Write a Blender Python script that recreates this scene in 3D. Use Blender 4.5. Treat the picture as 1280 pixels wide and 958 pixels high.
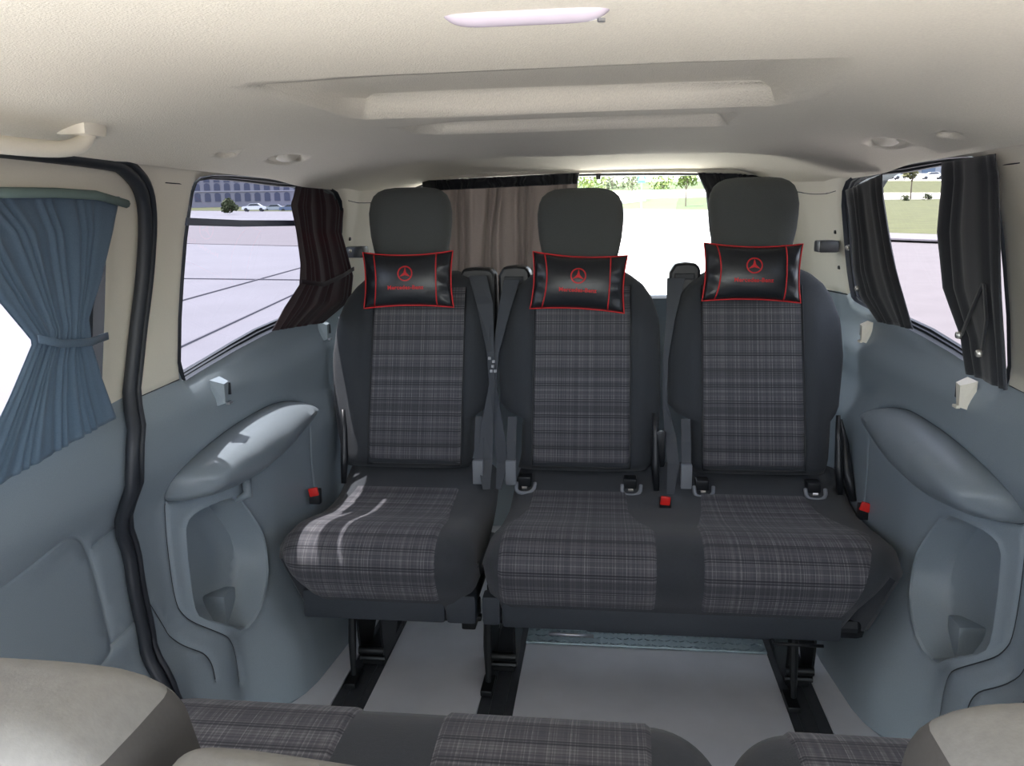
import bpy, bmesh, math, random
import numpy as np
from mathutils import Vector, Matrix
from mathutils.geometry import delaunay_2d_cdt
random.seed(7); np.random.seed(7)
for o in list(bpy.data.objects): bpy.data.objects.remove(o)
SC = bpy.context.scene; COL = SC.collection

# ------------------------------------------------------------------ camera
CAMLOC = np.array([0.075, 0.0, 1.2]); FPX = 1000.0
YAW, PIT, ROL = [math.radians(a) for a in (6.90, 11.66, -0.97)]
def _axes():
    cy, sy, cp, sp = math.cos(YAW), math.sin(YAW), math.cos(PIT), math.sin(PIT)
    f = np.array([-sy*cp, cy*cp, -sp]); r = np.array([cy, sy, 0.0]); u = np.cross(r, f)
    c, s = math.cos(ROL), math.sin(ROL)
    return c*r + s*u, -s*r + c*u, f
RX, UP, FW = _axes()
cd = bpy.data.cameras.new('camera'); cam = bpy.data.objects.new('camera', cd); COL.objects.link(cam)
cd.sensor_fit = 'HORIZONTAL'; cd.sensor_width = 36.0; cd.lens = 36.0*FPX/1280; cd.clip_start = 0.02; cd.clip_end = 2000
M = Matrix(((RX[0], UP[0], -FW[0], CAMLOC[0]), (RX[1], UP[1], -FW[1], CAMLOC[1]), (RX[2], UP[2], -FW[2], CAMLOC[2]), (0, 0, 0, 1)))
cam.matrix_world = M; SC.camera = cam

# ------------------------------------------------------------------ light
SC.view_settings.view_transform = 'Standard'; SC.view_settings.look = 'None'
SC.view_settings.gamma = 1.0; SC.view_settings.use_curve_mapping = False
SC.view_settings.exposure = 1.58
wd = bpy.data.worlds.new('sky'); SC.world = wd; wd.use_nodes = True
wn = wd.node_tree; bg = wn.nodes['Background']
sky = wn.nodes.new('ShaderNodeTexSky'); sky.sky_type = 'NISHITA'; sky.sun_disc = False
SUN_EL, SUN_AZ = math.radians(73), math.radians(-82)     # azimuth from +Y towards +X
sky.sun_elevation = SUN_EL; sky.sun_rotation = SUN_AZ; sky.air_density = 1.0; sky.dust_density = 1.5
hs = wn.nodes.new('ShaderNodeHueSaturation'); hs.inputs['Saturation'].default_value = 0.45
wn.links.new(sky.outputs[0], hs.inputs['Color']); wn.links.new(hs.outputs[0], bg.inputs[0]); bg.inputs[1].default_value = 0.55
sl = bpy.data.lights.new('sun', 'SUN'); sl.energy = 8.5; sl.angle = math.radians(0.6); sl.color = (1.0, 0.95, 0.88)
sun = bpy.data.objects.new('sun', sl); COL.objects.link(sun)
sdir = Vector((math.sin(SUN_AZ)*math.cos(SUN_EL), math.cos(SUN_AZ)*math.cos(SUN_EL), math.sin(SUN_EL)))
sun.rotation_euler = sdir.to_track_quat('Z', 'Y').to_euler(); sun.location = (-20, 5, 40)

# ------------------------------------------------------------------ pixel -> place helpers
def ray(px, py): return FW + RX*(px-640)/FPX - UP*(py-479)/FPX
def onx(px, py, x): d = ray(px, py); return CAMLOC + d*((x-CAMLOC[0])/d[0])
def ony(px, py, y): d = ray(px, py); return CAMLOC + d*(y/d[1])
def onz(px, py, z): d = ray(px, py); return CAMLOC + d*((z-1.2)/d[2])

# ------------------------------------------------------------------ object helpers
def tag(o, label=None, cat=None, group=None, kind=None):
    if label: o['label'] = label
    if cat: o['category'] = cat
    if group: o['group'] = group
    if kind: o['kind'] = kind
    return o
def empty(name, loc, label=None, cat=None, group=None, kind=None):
    o = bpy.data.objects.new(name, None); o.location = loc; o.empty_display_size = 0.05
    COL.objects.link(o); return tag(o, label, cat, group, kind)
def wloc(o):
    l = Vector((0, 0, 0))
    while o: l += Vector(o.location); o = o.parent
    return l
def mk(name, verts, faces, mat, parent=None, smooth=True, uv=None, base=None):
    """verts in world coordinates; placed under the parent (or about base)"""
    me = bpy.data.meshes.new(name)
    off = wloc(parent) if parent else Vector((0, 0, 0))
    org = Vector(base) if base is not None else Vector((0, 0, 0))
    me.from_pydata([tuple(float(c)-off[i]-org[i] for i, c in enumerate(v)) for v in verts], [], [tuple(int(i) for i in f) for f in faces])
    if uv is not None:
        l = me.uv_layers.new(name='UVMap')
        for lp in me.loops: l.data[lp.index].uv = uv[lp.vertex_index]
    me.materials.append(mat); me.update()
    if smooth:
        for p in me.polygons: p.use_smooth = True
    o = bpy.data.objects.new(name, me); COL.objects.link(o)
    if parent: o.parent = parent
    o.location = org
    return o
def recalc(o):
    bm = bmesh.new(); bm.from_mesh(o.data); bmesh.ops.recalc_face_normals(bm, faces=bm.faces); bm.to_mesh(o.data); bm.free(); return o
def copy_tree(o, parent=None):
    c = o.copy(); COL.objects.link(c); c.parent = parent
    for ch in [q for q in bpy.data.objects if q.parent == o]: copy_tree(ch, c)
    return c
class G:
    """collects geometry for one mesh"""
    def __init__(s): s.v = []; s.f = []; s.uv = []
    def add(s, v, f):
        n = len(s.v); s.v += [tuple(a) for a in v]; s.f += [tuple(i+n for i in q) for q in f]; return s
    def box(s, lo, hi, bev=0.0, rot=None, about=None):
        lo = np.array(lo, float); hi = np.array(hi, float); b = min(bev, *(0.49*(hi-lo))) if bev else 0
        bm = bmesh.new(); bmesh.ops.create_cube(bm, size=1)
        for v in bm.verts: v.co = Vector([lo[i]+(v.co[i]+.5)*(hi[i]-lo[i]) for i in range(3)])
        if b > 0: bmesh.ops.bevel(bm, geom=bm.edges[:], offset=b, segments=2, affect='EDGES', profile=0.6)
        if rot is not None:
            ab = Vector(about if about is not None else (lo+hi)/2)
            for v in bm.verts: v.co = rot @ (v.co-ab) + ab
        bm.verts.ensure_lookup_table(); bm.verts.index_update()
        s.add([tuple(v.co) for v in bm.verts], [[v.index for v in f.verts] for f in bm.faces]); bm.free(); return s
    def tube(s, pts, r, n=8, closed=False):
        P = [Vector(p) for p in pts]; m = len(P); rr = r if hasattr(r, '__len__') else [r]*m
        V = []; prev = None
        for i, p in enumerate(P):
            a = P[(i-1) % m] if (closed or i > 0) else p; b = P[(i+1) % m] if (closed or i < m-1) else p
            t = (b-a).normalized()
            if prev is None: x = t.orthogonal().normalized()
            else:
                x = (prev - t*prev.dot(t)); x = x.normalized() if x.length > 1e-6 else t.orthogonal().normalized()
            prev = x; y = t.cross(x)
            for k in range(n):
                an = 2*math.pi*k/n; V.append(tuple(p + (x*math.cos(an)+y*math.sin(an))*rr[i]))
        Fc = []
        for i in range(m if closed else m-1):
            for k in range(n):
                a = i*n+k; b = i*n+(k+1) % n; c = ((i+1) % m)*n+(k+1) % n; d = ((i+1) % m)*n+k; Fc.append((a, b, c, d))
        if not closed: Fc.append(tuple(range(n))[::-1]); Fc.append(tuple((m-1)*n+k for k in range(n)))
        return s.add(V, Fc)
    def prism(s, poly, axis, lo, hi):
        """poly of 2D points extruded along axis (0,1,2)"""
        o = [i for i in range(3) if i != axis]; n = len(poly); V = []
        for h in (lo, hi):
            for p in poly:
                q = [0, 0, 0]; q[o[0]] = p[0]; q[o[1]] = p[1]; q[axis] = h; V.append(tuple(q))
        return s.add(V, [tuple(range(n)), tuple(range(n, 2*n))[::-1]] + [(i, i+n, (i+1) % n+n, (i+1) % n) for i in range(n)])
    def ribbon(s, pts, w, side, th=0.0015):
        """strap: path pts, half width w, side direction(s)"""
        V = []; n = len(pts)
        for i, p in enumerate(pts):
            p = np.array(p, float); sd = np.array(side[i] if hasattr(side[0], '__len__') else side, float); sd /= np.linalg.norm(sd)
            a = np.array(pts[max(i-1, 0)], float); b = np.array(pts[min(i+1, n-1)], float); t = b-a; t /= np.linalg.norm(t)
            nn = np.cross(sd, t); nn /= (np.linalg.norm(nn)+1e-9); ww = w[i] if hasattr(w, '__len__') else w
            for q in (p-sd*ww-nn*th, p+sd*ww-nn*th, p+sd*ww+nn*th, p-sd*ww+nn*th): V.append(tuple(q))
        Fc = [(0, 1, 2, 3), tuple((n-1)*4+k for k in (3, 2, 1, 0))]
        for i in range(n-1):
            for k in range(4): Fc.append((i*4+k, (i+1)*4+k, (i+1)*4+(k+1) % 4, i*4+(k+1) % 4))
        return s.add(V, Fc)
    def grid(s, P, flip=False):
        P = np.asarray(P); a, b = P.shape[:2]
        Fc = [(i*b+j, (i+1)*b+j, (i+1)*b+j+1, i*b+j+1) for i in range(a-1) for j in range(b-1)]
        if flip: Fc = [f[::-1] for f in Fc]
        return s.add(P.reshape(-1, 3), Fc)
    def obj(s, name, mat, parent=None, smooth=False, base=None, fix=True):
        o = mk(name, s.v, s.f, mat, parent, smooth, None, base)
        if fix: recalc(o)
        if smooth == 'auto':
            for p in o.data.polygons: p.use_smooth = True
            o.data.set_sharp_from_angle(angle=math.radians(38))
        return o
def solidify(o, t, off=0.0):
    m = o.modifiers.new('thickness', 'SOLIDIFY'); m.thickness = t; m.offset = off; return o

# ------------------------------------------------------------------ materials
def lin(c): return tuple(((x/255)/12.92 if x/255 <= .04045 else ((x/255+.055)/1.055)**2.4) for x in c)+(1,)
def mat(name, col, rough=0.6, noise=0.0, scale=200, bump=0.0, spec=0.5, metal=0.0, sheen=0.0, bscale=None):
    m = bpy.data.materials.new(name); m.use_nodes = True; nt = m.node_tree; b = nt.nodes['Principled BSDF']
    c = col if len(col) == 4 else tuple(col)+(1,)
    b.inputs['Base Color'].default_value = c; b.inputs['Roughness'].default_value = rough
    b.inputs['Specular IOR Level'].default_value = spec; b.inputs['Metallic'].default_value = metal
    b.inputs['Sheen Weight'].default_value = sheen
    tc = nt.nodes.new('ShaderNodeTexCoord')
    nz = nt.nodes.new('ShaderNodeTexNoise'); nz.inputs['Scale'].default_value = scale; nz.inputs['Detail'].default_value = 3
    nt.links.new(tc.outputs['Object'], nz.inputs['Vector'])
    if noise > 0:
        mr = nt.nodes.new('ShaderNodeMapRange'); mr.inputs[1].default_value = 0.3; mr.inputs[2].default_value = 0.7
        mr.inputs[3].default_value = 1-noise; mr.inputs[4].default_value = 1+noise
        mx = nt.nodes.new('ShaderNodeMix'); mx.data_type = 'RGBA'; mx.blend_type = 'MULTIPLY'; mx.inputs[0].default_value = 1
        mx.inputs[6].default_value = c
        nt.links.new(nz.outputs[0], mr.inputs[0]); nt.links.new(mr.outputs[0], mx.inputs[7]); nt.links.new(mx.outputs[2], b.inputs['Base Color'])
    if bump > 0:
        n2 = nt.nodes.new('ShaderNodeTexNoise'); n2.inputs['Scale'].default_value = bscale or scale; n2.inputs['Detail'].default_value = 2
        nt.links.new(tc.outputs['Object'], n2.inputs['Vector'])
        bp = nt.nodes.new('ShaderNodeBump'); bp.inputs['Strength'].default_value = bump; bp.inputs['Distance'].default_value = 0.002
        nt.links.new(n2.outputs[0], bp.inputs['Height']); nt.links.new(bp.outputs[0], b.inputs['Normal'])
    return m
HEAD = mat('headliner_cloth', lin((224, 218, 202)), 0.95, 0.05, 350, 0.5, 0.1, bscale=450)
BEIGE = mat('beige_plastic', lin((222, 216, 200)), 0.55, 0.02, 400, 0.08, 0.35)
GREY = mat('grey_blue_plastic', lin((134, 145, 152)), 0.42, 0.05, 500, 0.15, 0.5, bscale=900)
GREYD = mat('grey_blue_plastic_armrest', lin((122, 131, 137)), 0.36, 0.04, 500, 0.12, 0.5, bscale=900)
RUBBER = mat('black_rubber', lin((34, 38, 44)), 0.5, 0.05, 100)
BLACKP = mat('black_plastic', lin((26, 28, 31)), 0.38, 0.05, 200)
FAB = mat('charcoal_seat_cloth', lin((60, 63, 67)), 0.9, 0.16, 700, 0.5, 0.15, sheen=0.15, bscale=900)
VAL = mat('black_valance_plastic', lin((44, 50, 56)), 0.6, 0.08, 300, 0.1)
HRFAB = mat('headrest_cloth', lin((88, 91, 90)), 0.92, 0.1, 700, 0.5, 0.15, sheen=0.1, bscale=900)
FGFAB = mat('taupe_seat_back_cloth', lin((110, 109, 106)), 0.85, 0.06, 120, 0.10, 0.2, bscale=500)
FGDARK = mat('dark_side_cloth', lin((58, 56, 54)), 0.85, 0.06, 300)
METD = mat('black_steel', lin((30, 32, 34)), 0.4, 0.1, 60, metal=0.5)
STEEL = mat('steel', lin((170, 172, 176)), 0.3, 0.05, 60, metal=0.9)
SLEEVE = mat('grey_belt_sleeve', lin((128, 132, 138)), 0.6)
BELT = mat('seat_belt_webbing', lin((66, 70, 76)), 0.6, 0.1, 900, 0.3)
REDP = mat('red_plastic', (0.75, 0.02, 0.015), 0.4)
REDT = mat('red_thread', (0.62, 0.02, 0.025), 0.6)
LEATH = mat('black_leatherette', lin((34, 37, 41)), 0.33, 0.1, 60, 0.25, 0.6, bscale=90)
FLOORM = mat('grey_vinyl_floor', lin((198, 200, 206)), 0.55, 0.05, 8, 0.1, 0.4, bscale=600)
RAILM = mat('dark_rail', lin((58, 61, 65)), 0.5, 0.1, 50)
LAMP = mat('frosted_lamp_lens', lin((196, 186, 196)), 0.25, 0.02, 50)
CURT = mat('black_curtain_cloth', lin((44, 46, 50)), 0.85, 0.12, 500, 0.3, 0.15, sheen=0.2, bscale=700)
ALU = mat('aluminium_tread', lin((150, 165, 170)), 0.35, 0.1, 90, 0.5, metal=0.6)
WHITE = mat('white_paint', (0.75, 0.76, 0.78), 0.4)
SNAP = mat('bright_snap', lin((225, 222, 215)), 0.25, metal=0.7)

def curtain_mat(name, col, col2, tcol=(0.16, 0.045, 0.045, 1), tf=0.3):
    m = bpy.data.materials.new(name); m.use_nodes = True; nt = m.node_tree; b = nt.nodes['Principled BSDF']
    b.inputs['Roughness'].default_value = 0.8; b.inputs['Specular IOR Level'].default_value = 0.2; b.inputs['Sheen Weight'].default_value = 0.15
    tc = nt.nodes.new('ShaderNodeTexCoord'); nz = nt.nodes.new('ShaderNodeTexNoise'); nz.inputs['Scale'].default_value = 350
    nt.links.new(tc.outputs['Object'], nz.inputs['Vector'])
    mx = nt.nodes.new('ShaderNodeMix'); mx.data_type = 'RGBA'; mx.inputs[6].default_value = col; mx.inputs[7].default_value = col2
    nt.links.new(nz.outputs[0], mx.inputs[0]); nt.links.new(mx.outputs[2], b.inputs['Base Color'])
    tr = nt.nodes.new('ShaderNodeBsdfTranslucent'); tr.inputs[0].default_value = tcol
    ms = nt.nodes.new('ShaderNodeMixShader'); ms.inputs[0].default_value = tf
    out = nt.nodes['Material Output']
    nt.links.new(b.outputs[0], ms.inputs[1]); nt.links.new(tr.outputs[0], ms.inputs[2]); nt.links.new(ms.outputs[0], out.inputs[0])
    return m
CURTS = curtain_mat('sheer_black_curtain_cloth', lin((40, 38, 42)), lin((58, 50, 54)))
CURTG = curtain_mat('grey_brown_curtain_cloth', lin((104, 101, 98)), lin((138, 131, 126)), (.34, .30, .28, 1), .4)
CURTB = curtain_mat('hazed_curtain_cloth', lin((84, 104, 122)), lin((104, 122, 140)), (.16, .22, .28, 1), .3)  # bluish wash of lens flare put into the cloth colour

def glass_mat(name, tint):
    m = bpy.data.materials.new(name); m.use_nodes = True; nt = m.node_tree
    for n in list(nt.nodes):
        if n.type != 'OUTPUT_MATERIAL': nt.nodes.remove(n)
    out = nt.nodes['Material Output']; t = nt.nodes.new('ShaderNodeBsdfTransparent'); t.inputs[0].default_value = tint+(1,)
    g = nt.nodes.new('ShaderNodeBsdfGlossy'); g.inputs['Roughness'].default_value = 0.02; g.inputs[0].default_value = (1, 1, 1, 1)
    ms = nt.nodes.new('ShaderNodeMixShader'); ms.inputs[0].default_value = 0.04
    nt.links.new(t.outputs[0], ms.inputs[1]); nt.links.new(g.outputs[0], ms.inputs[2]); nt.links.new(ms.outputs[0], out.inputs[0]); return m
GL_L = glass_mat('tinted_glass', (0.29, 0.294, 0.32))
GL_R = glass_mat('light_glass', (0.43, 0.42, 0.43))
GL_B = glass_mat('rear_glass', (0.93, 0.95, 0.92))

def plaid_mat(name, base, light, dark, rotate=False):
    """woven check: UV in metres; thin pale warp threads, darker and lighter weft bands"""
    m = bpy.data.materials.new(name); m.use_nodes = True; nt = m.node_tree; b = nt.nodes['Principled BSDF']
    b.inputs['Roughness'].default_value = 0.9; b.inputs['Specular IOR Level'].default_value = 0.15; b.inputs['Sheen Weight'].default_value = 0.1
    N = nt.nodes.new; L = nt.links.new
    uv = N('ShaderNodeUVMap'); sp = N('ShaderNodeSeparateXYZ'); L(uv.outputs[0], sp.inputs[0])
    def math_(op, a, bb=None, c=None):
        n = N('ShaderNodeMath'); n.operation = op
        for i, x in enumerate((a, bb, c)):
            if x is None: continue
            if isinstance(x, (int, float)): n.inputs[i].default_value = x
            else: L(x, n.inputs[i])
        return n.outputs[0]
    def wn(x, sc, seed):
        f = math_('FLOOR', math_('MULTIPLY', x, sc)); w = N('ShaderNodeTexWhiteNoise'); w.noise_dimensions = '1D'
        L(math_('ADD', f, seed), w.inputs['W']); return w.outputs['Value']
    def line(x, period, width, off):
        fr = math_('FRACT', math_('ADD', math_('DIVIDE', x, period), off)); return math_('LESS_THAN', fr, width/period)
    U, V = sp.outputs[0], sp.outputs[1]
    fu = math_('MULTIPLY', math_('POWER', wn(U, 420, 3), 3.0), 0.45); fv = math_('MULTIPLY', math_('POWER', wn(V, 420, 71), 2.0), 0.35)
    lu = math_('MAXIMUM', line(U, 0.031, 0.0013, 0.1), line(U, 0.031, 0.0011, 0.86)); lu2 = line(U, 0.0465, 0.0012, 0.4)
    lv = math_('MAXIMUM', line(V, 0.052, 0.0012, 0.3), line(V, 0.037, 0.0010, 0.7))
    light_ = math_('ADD', math_('ADD', fu, fv), math_('ADD', math_('MULTIPLY', lu, 0.55), math_('ADD', math_('MULTIPLY', lu2, 0.35), math_('MULTIPLY', lv, 0.28))))
    brk = math_('ADD', math_('MULTIPLY', wn(math_('ADD', V, math_('MULTIPLY', U, 0.0)), 260, 11), 0.7), 0.5)
    light2 = math_('MULTIPLY', light_, brk)
    dk = math_('MAXIMUM', math_('MAXIMUM', line(V, 0.043, 0.0030, 0.2), line(V, 0.043, 0.0022, 0.05)), math_('MULTIPLY', line(V, 0.1, 0.022, 0.5), 0.45))
    m1 = N('ShaderNodeMix'); m1.data_type = 'RGBA'; m1.clamp_factor = True; m1.inputs[6].default_value = base; m1.inputs[7].default_value = light; L(light2, m1.inputs[0])
    m2 = N('ShaderNodeMix'); m2.data_type = 'RGBA'; m2.clamp_factor = True; m2.inputs[7].default_value = dark; L(m1.outputs[2], m2.inputs[6]); L(math_('MULTIPLY', dk, 0.72), m2.inputs[0])
    L(m2.outputs[2], b.inputs['Base Color']); return m
PLAID = plaid_mat('grey_check_cloth', lin((76, 76, 81)), lin((126, 125, 127)), lin((47, 47, 52)))

# ------------------------------------------------------------------ 2D helpers
def chaikin(p, n=2, closed=True):
    p = [np.array(q, float) for q in p]
    for _ in range(n):
        q = []; m = len(p); rng = range(m) if closed else range(m-1)
        if not closed: q.append(p[0])
        for i in rng:
            a, b = p[i], p[(i+1) % m]; q += [a*.75+b*.25, a*.25+b*.75]
        if not closed: q.append(p[-1])
        p = q
    return np.array(p)
def inside(P, poly):
    x, y = P[:, 0], P[:, 1]; c = np.zeros(len(P), bool); n = len(poly)
    for i in range(n):
        x1, y1 = poly[i]; x2, y2 = poly[(i+1) % n]
        if y1 == y2: continue
        k = ((y1 > y) != (y2 > y)) & (x < (x2-x1)*(y-y1)/(y2-y1)+x1); c ^= k
    return c
def dist(P, poly, closed=True):
    d = np.full(len(P), 1e9); n = len(poly)
    for i in range(n if closed else n-1):
        a = np.array(poly[i]); b = np.array(poly[(i+1) % n]); ab = b-a; L2 = (ab@ab)+1e-12
        t = np.clip(((P-a)@ab)/L2, 0, 1); q = a+t[:, None]*ab; d = np.minimum(d, np.hypot(*(P-q).T))
    return d
def sstep(a, b, x): t = np.clip((x-a)/(b-a), 0, 1); return t*t*(3-2*t)
def offs(poly, d, closed):
    p = np.array(poly, float); n = len(p); out = []
    for i in range(n):
        a = p[(i-1) % n] if (closed or i > 0) else p[i]; b = p[(i+1) % n] if (closed or i < n-1) else p[i]
        t = b-a; t = t/(np.linalg.norm(t)+1e-12); out.append(p[i]+np.array([-t[1], t[0]])*d)
    return np.array(out)
def surface(outer, holes, regions, lines, step, fun, extra=()):
    """triangulate outer minus holes in 2D, cut along every region outline and line; returns {region: (verts3d, tris, verts2d)}"""
    cons = [(outer, True)]+[(h, True) for h in holes]+[(r[1], True) for r in regions]+[(l, False) for l in lines]+list(extra)
    lo = np.min(outer, 0); hi = np.max(outer, 0)
    gx = np.arange(lo[0]+step/2, hi[0], step); gy = np.arange(lo[1]+step/2, hi[1], step)
    Pg = np.array(np.meshgrid(gx, gy)).reshape(2, -1).T
    Pg = Pg[inside(Pg, outer)]
    for c, cl in cons: Pg = Pg[dist(Pg, c, cl) > step*0.3]
    V = [Vector(p) for p in Pg]; E = []
    for c, cl in cons:
        n0 = len(V); V += [Vector((float(p[0]), float(p[1]))) for p in c]; n = len(c)
        E += [(n0+i, n0+(i+1) % n) for i in range(n if cl else n-1)]
    r = delaunay_2d_cdt(V, E, [], 0, 1e-5); P2 = np.array([tuple(v) for v in r[0]]); T = np.array([f for f in r[2] if len(f) == 3])
    Cn = P2[T].mean(1); keep = inside(Cn, outer)
    for h in holes: keep &= ~inside(Cn, h)
    lab = np.zeros(len(T), int)
    for k, (nm, poly) in enumerate(regions): lab[inside(Cn, poly) & (lab == 0)] = k+1
    X = fun(P2); out = {}
    for k, nm in enumerate(['base']+[q[0] for q in regions]):
        t = T[keep & (lab == k)]
        if len(t) == 0: continue
        u, inv = np.unique(t, return_inverse=True); out[nm] = (X[u], inv.reshape(t.shape), P2[u])
    return out

# ------------------------------------------------------------------ side walls: half width of the cabin
YL = [-1, 1.2, 1.5, 1.6, 1.7, 1.85, 2.06, 2.4, 3.0]; XL = [.87, .87, .865, .835, .80, .765, .745, .74, .735]
def wall_half(P, feats=True):
    y, z = P[:, 0], P[:, 1]
    low = np.interp(y, YL, XL)
    arch = sstep(1.62, 1.80, y)*sstep(.42, .06, z)*0.085          # wheel arch swelling towards the floor
    foot = (1-sstep(1.6, 1.7, y))*sstep(.33, .25, z)*0.035        # lower step ahead of the arch
    low = low - arch - foot
    up = np.interp(y, [-1, 1.5, 2.6, 2.75, 2.95], [.80, .80, .775, .74, .66])
    roll = .022*sstep(.80, .885, z)
    tum = np.interp(z, [0, .90, 1.0, 1.15, 1.34], [0, 0, .012, .037, .082])
    up = up + roll - tum
    k = sstep(.60, .74, z); return low*(1-k)+up*k
def hit(px, py, side):
    x = .78
    for _ in range(30):
        p = onx(px, py, side*x); x = .5*x+.5*float(wall_half(np.array([[p[1], p[2]]]))[0])
    return (p[1], p[2])
R = lambda pts: np.array([hit(a, b, 1) for a, b in pts])
L_ = lambda pts: np.array([hit(a, b, -1) for a, b in pts])
ARM = chaikin(R([(1092, 532), (1091, 518), (1102, 509), (1128, 511), (1150, 522), (1190, 550), (1230, 585), (1260, 615), (1274, 636), (1279, 657), (1250, 651), (1215, 637), (1180, 615), (1150, 592), (1120, 562)]), 2)
ARM_TOP = np.array(R([(1091, 518), (1102, 509), (1128, 511), (1150, 522), (1190, 550), (1230, 585), (1260, 615), (1274, 636)]))
CUB = chaikin(R([(1183, 643), (1212, 655), (1238, 669), (1252, 684), (1251, 715), (1243, 780), (1237, 810), (1218, 818), (1193, 822), (1170, 829), (1152, 806), (1141, 765), (1139, 735), (1144, 700), (1160, 672)]), 1)
GR1 = chaikin(R([(1090, 531), (1086, 570), (1079, 640)]), 1, False)
GR2 = chaikin(R([(1279, 658), (1276, 720), (1264, 798), (1252, 815), (1230, 826), (1196, 836), (1184, 843), (1178, 860), (1172, 900)]), 2, False)
GR3 = chaikin(R([(1300, 800), (1281, 830), (1268, 848), (1248, 859), (1218, 866), (1208, 880), (1204, 900)]), 2, False)
WIN = chaikin([(1.578, .868), (1.578, 1.05), (1.580, 1.21), (1.583, 1.276), (1.62, 1.298), (1.8, 1.306), (2.1, 1.307), (2.3, 1.303), (2.44, 1.28), (2.50, 1.2), (2.52, 1.05), (2.50, .955), (2.46, .940), (2.2, .925), (1.9, .905), (1.62, .874)], 1)
PILLAR = np.array([(1.395, .878), (1.532, .886), (1.5335, 1.10), (1.536, 1.283), (1.470, 1.283), (1.40, 1.283)])
SEAL = [tuple(p) for p in chaikin([(-.35, 1.304), (.8, 1.306), (1.30, 1.304)]+list(map(tuple, L_([(160, 212), (179, 235), (185, 275), (183, 330), (172, 420), (166, 500), (162, 600), (163, 680), (171, 745), (186, 805), (207, 872)])))+[(1.50, .06), (1.50, -.005)], 2, False)]
OUTER = np.array([(-.35, 1.34)]+SEAL+[(2.95, -.005), (2.95, 1.34)])
UPPER = np.array([(-.36, .86), (1.389, .872), (1.565, .877), (1.60, .93), (1.75, 1.0), (2.44, 1.02), (2.52, .957), (2.6, .958), (2.951, .965), (2.951, 1.341), (-.36, 1.341)])
def wall_surface(P):
    x = wall_half(P)
    d = dist(P, ARM); i = inside(P, ARM); t = np.clip(d/.045, 0, 1)
    taper = np.interp(P[:, 0], [1.42, 1.47, 1.55, 1.7, 1.9, 2.25], [.3, .9, 1.3, 1.2, 1.0, .6])
    up_ = dist(P, ARM_TOP, False); t = np.minimum(np.clip(d/.05, 0, 1), np.clip(up_/.02, 0, 1))
    x = x - np.where(i, .075*taper*np.sqrt(1-(1-t)**2), 0)
    dc = dist(P, CUB); ic = inside(P, CUB)
    x = x + np.where(ic, .075*sstep(-.0005, .008, dc)+.015*sstep(.008, .05, dc), 0) - .004*np.exp(-((dc-.004)/.004)**2)*(~ic)
    for g, w in ((GR1, .002), (GR2, .0032), (GR3, .004)): x = x + .005*np.exp(-(dist(P, g, False)/w)**2)
    x = x + .008*np.exp(-(dist(P, ARM)/.0035)**2)
    dw = dist(P, WIN); x = x + .012*np.exp(-(dw/.012)**2)
    x = x + .003*np.exp(-(dist(P, UPPER[1:8], False)/.0025)**2)
    return x
def build_wall(side, name, label):
    root = empty(name, (side*.8, 1.39, 0), label, 'wall', kind='structure')
    def fun(P):
        x = wall_surface(P); return np.stack([side*x, P[:, 0], P[:, 1]], 1)
    ex = []
    for g in (GR1, GR2, GR3):
        for dd in (.0025, -.0025, .006, -.006): ex.append((offs(g, dd, False), False))
    for dd in (.003, -.003, .009, -.009, .02, -.02): ex.append((offs(ARM, dd, True), True))
    for dd in (.003, -.003, .006, -.006, .010, -.010): ex.append((offs(CUB, dd, True), True))
    ex.append((offs(WIN, -.008, True), True)); ex.append((offs(WIN, .008, True), True))
    reg = [('armrest', ARM), ('storage_pocket', CUB), ('upper_trim', UPPER)]
    S = surface(OUTER, [WIN], reg, [GR1, GR2, GR3], .0125, fun, ex)
    mm = {'base': ('lower_trim', GREY), 'armrest': ('armrest', GREYD), 'storage_pocket': ('storage_pocket', GREY), 'upper_trim': ('upper_trim', BEIGE)}
    for k, (X, T, _) in S.items():
        if side > 0: T = T[:, ::-1]
        o = mk(mm[k][0], X, T, mm[k][1], root)
        if k == 'upper_trim': o['label'] = 'beige upper trim'
        if k == 'armrest': o['label'] = 'bulging armrest'
        o.data.set_sharp_from_angle(angle=math.radians(42))
    for ln, cl, r_ in ((ARM, True, .0022), (GR1, False, .0010), (GR2, False, .0024), (GR3, False, .0022), (UPPER[1:3], False, .0018), (np.array([UPPER[6], UPPER[8]]), False, .0018), (np.array([(1.468, 1.276), (1.52, 1.276), (1.574, 1.272)]), False, .0014), (chaikin([(2.50, 1.262), (2.62, 1.255), (2.75, 1.262), (2.93, 1.30)], 2, False), False, .0016)):
        X = fun(np.array(ln)); X[:, 0] += side*.0008
        g = G(); g.tube(X, r_, 5, cl); g.obj('gap_shade', RUBBER, root, smooth=True)  # dark tubes along the seams stand in for the shade inside the gaps
    # window rubber: from the trim opening outwards to the glass
    W3 = fun(WIN); n = len(W3); dx = np.array([side, 0, 0])
    cen = WIN.mean(0)
    rings = []
    for inset, out in ((0, 0.0), (.004, .012), (.010, .013), (.011, .020), (.017, .021), (.018, .030)):
        Q = WIN + (cen-WIN)/np.linalg.norm(cen-WIN, axis=1)[:, None]*inset
        X = wall_half(Q); rings.append(np.stack([side*(X+out+.004), Q[:, 0], Q[:, 1]], 1))
    g = G(); V = np.concatenate(rings); F_ = []
    for a in range(len(rings)-1):
        for i in range(n): F_.append((a*n+i, a*n+(i+1) % n, (a+1)*n+(i+1) % n, (a+1)*n+i))
    g.add(V, F_); g.obj('window_rubber', RUBBER, root, smooth='auto')
    return root
wl = build_wall(-1, 'wall_left', 'left rear side trim of the van, grey below and beige above')
wr = build_wall(1, 'wall_right', 'right rear side trim of the van, grey below and beige above')

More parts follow.
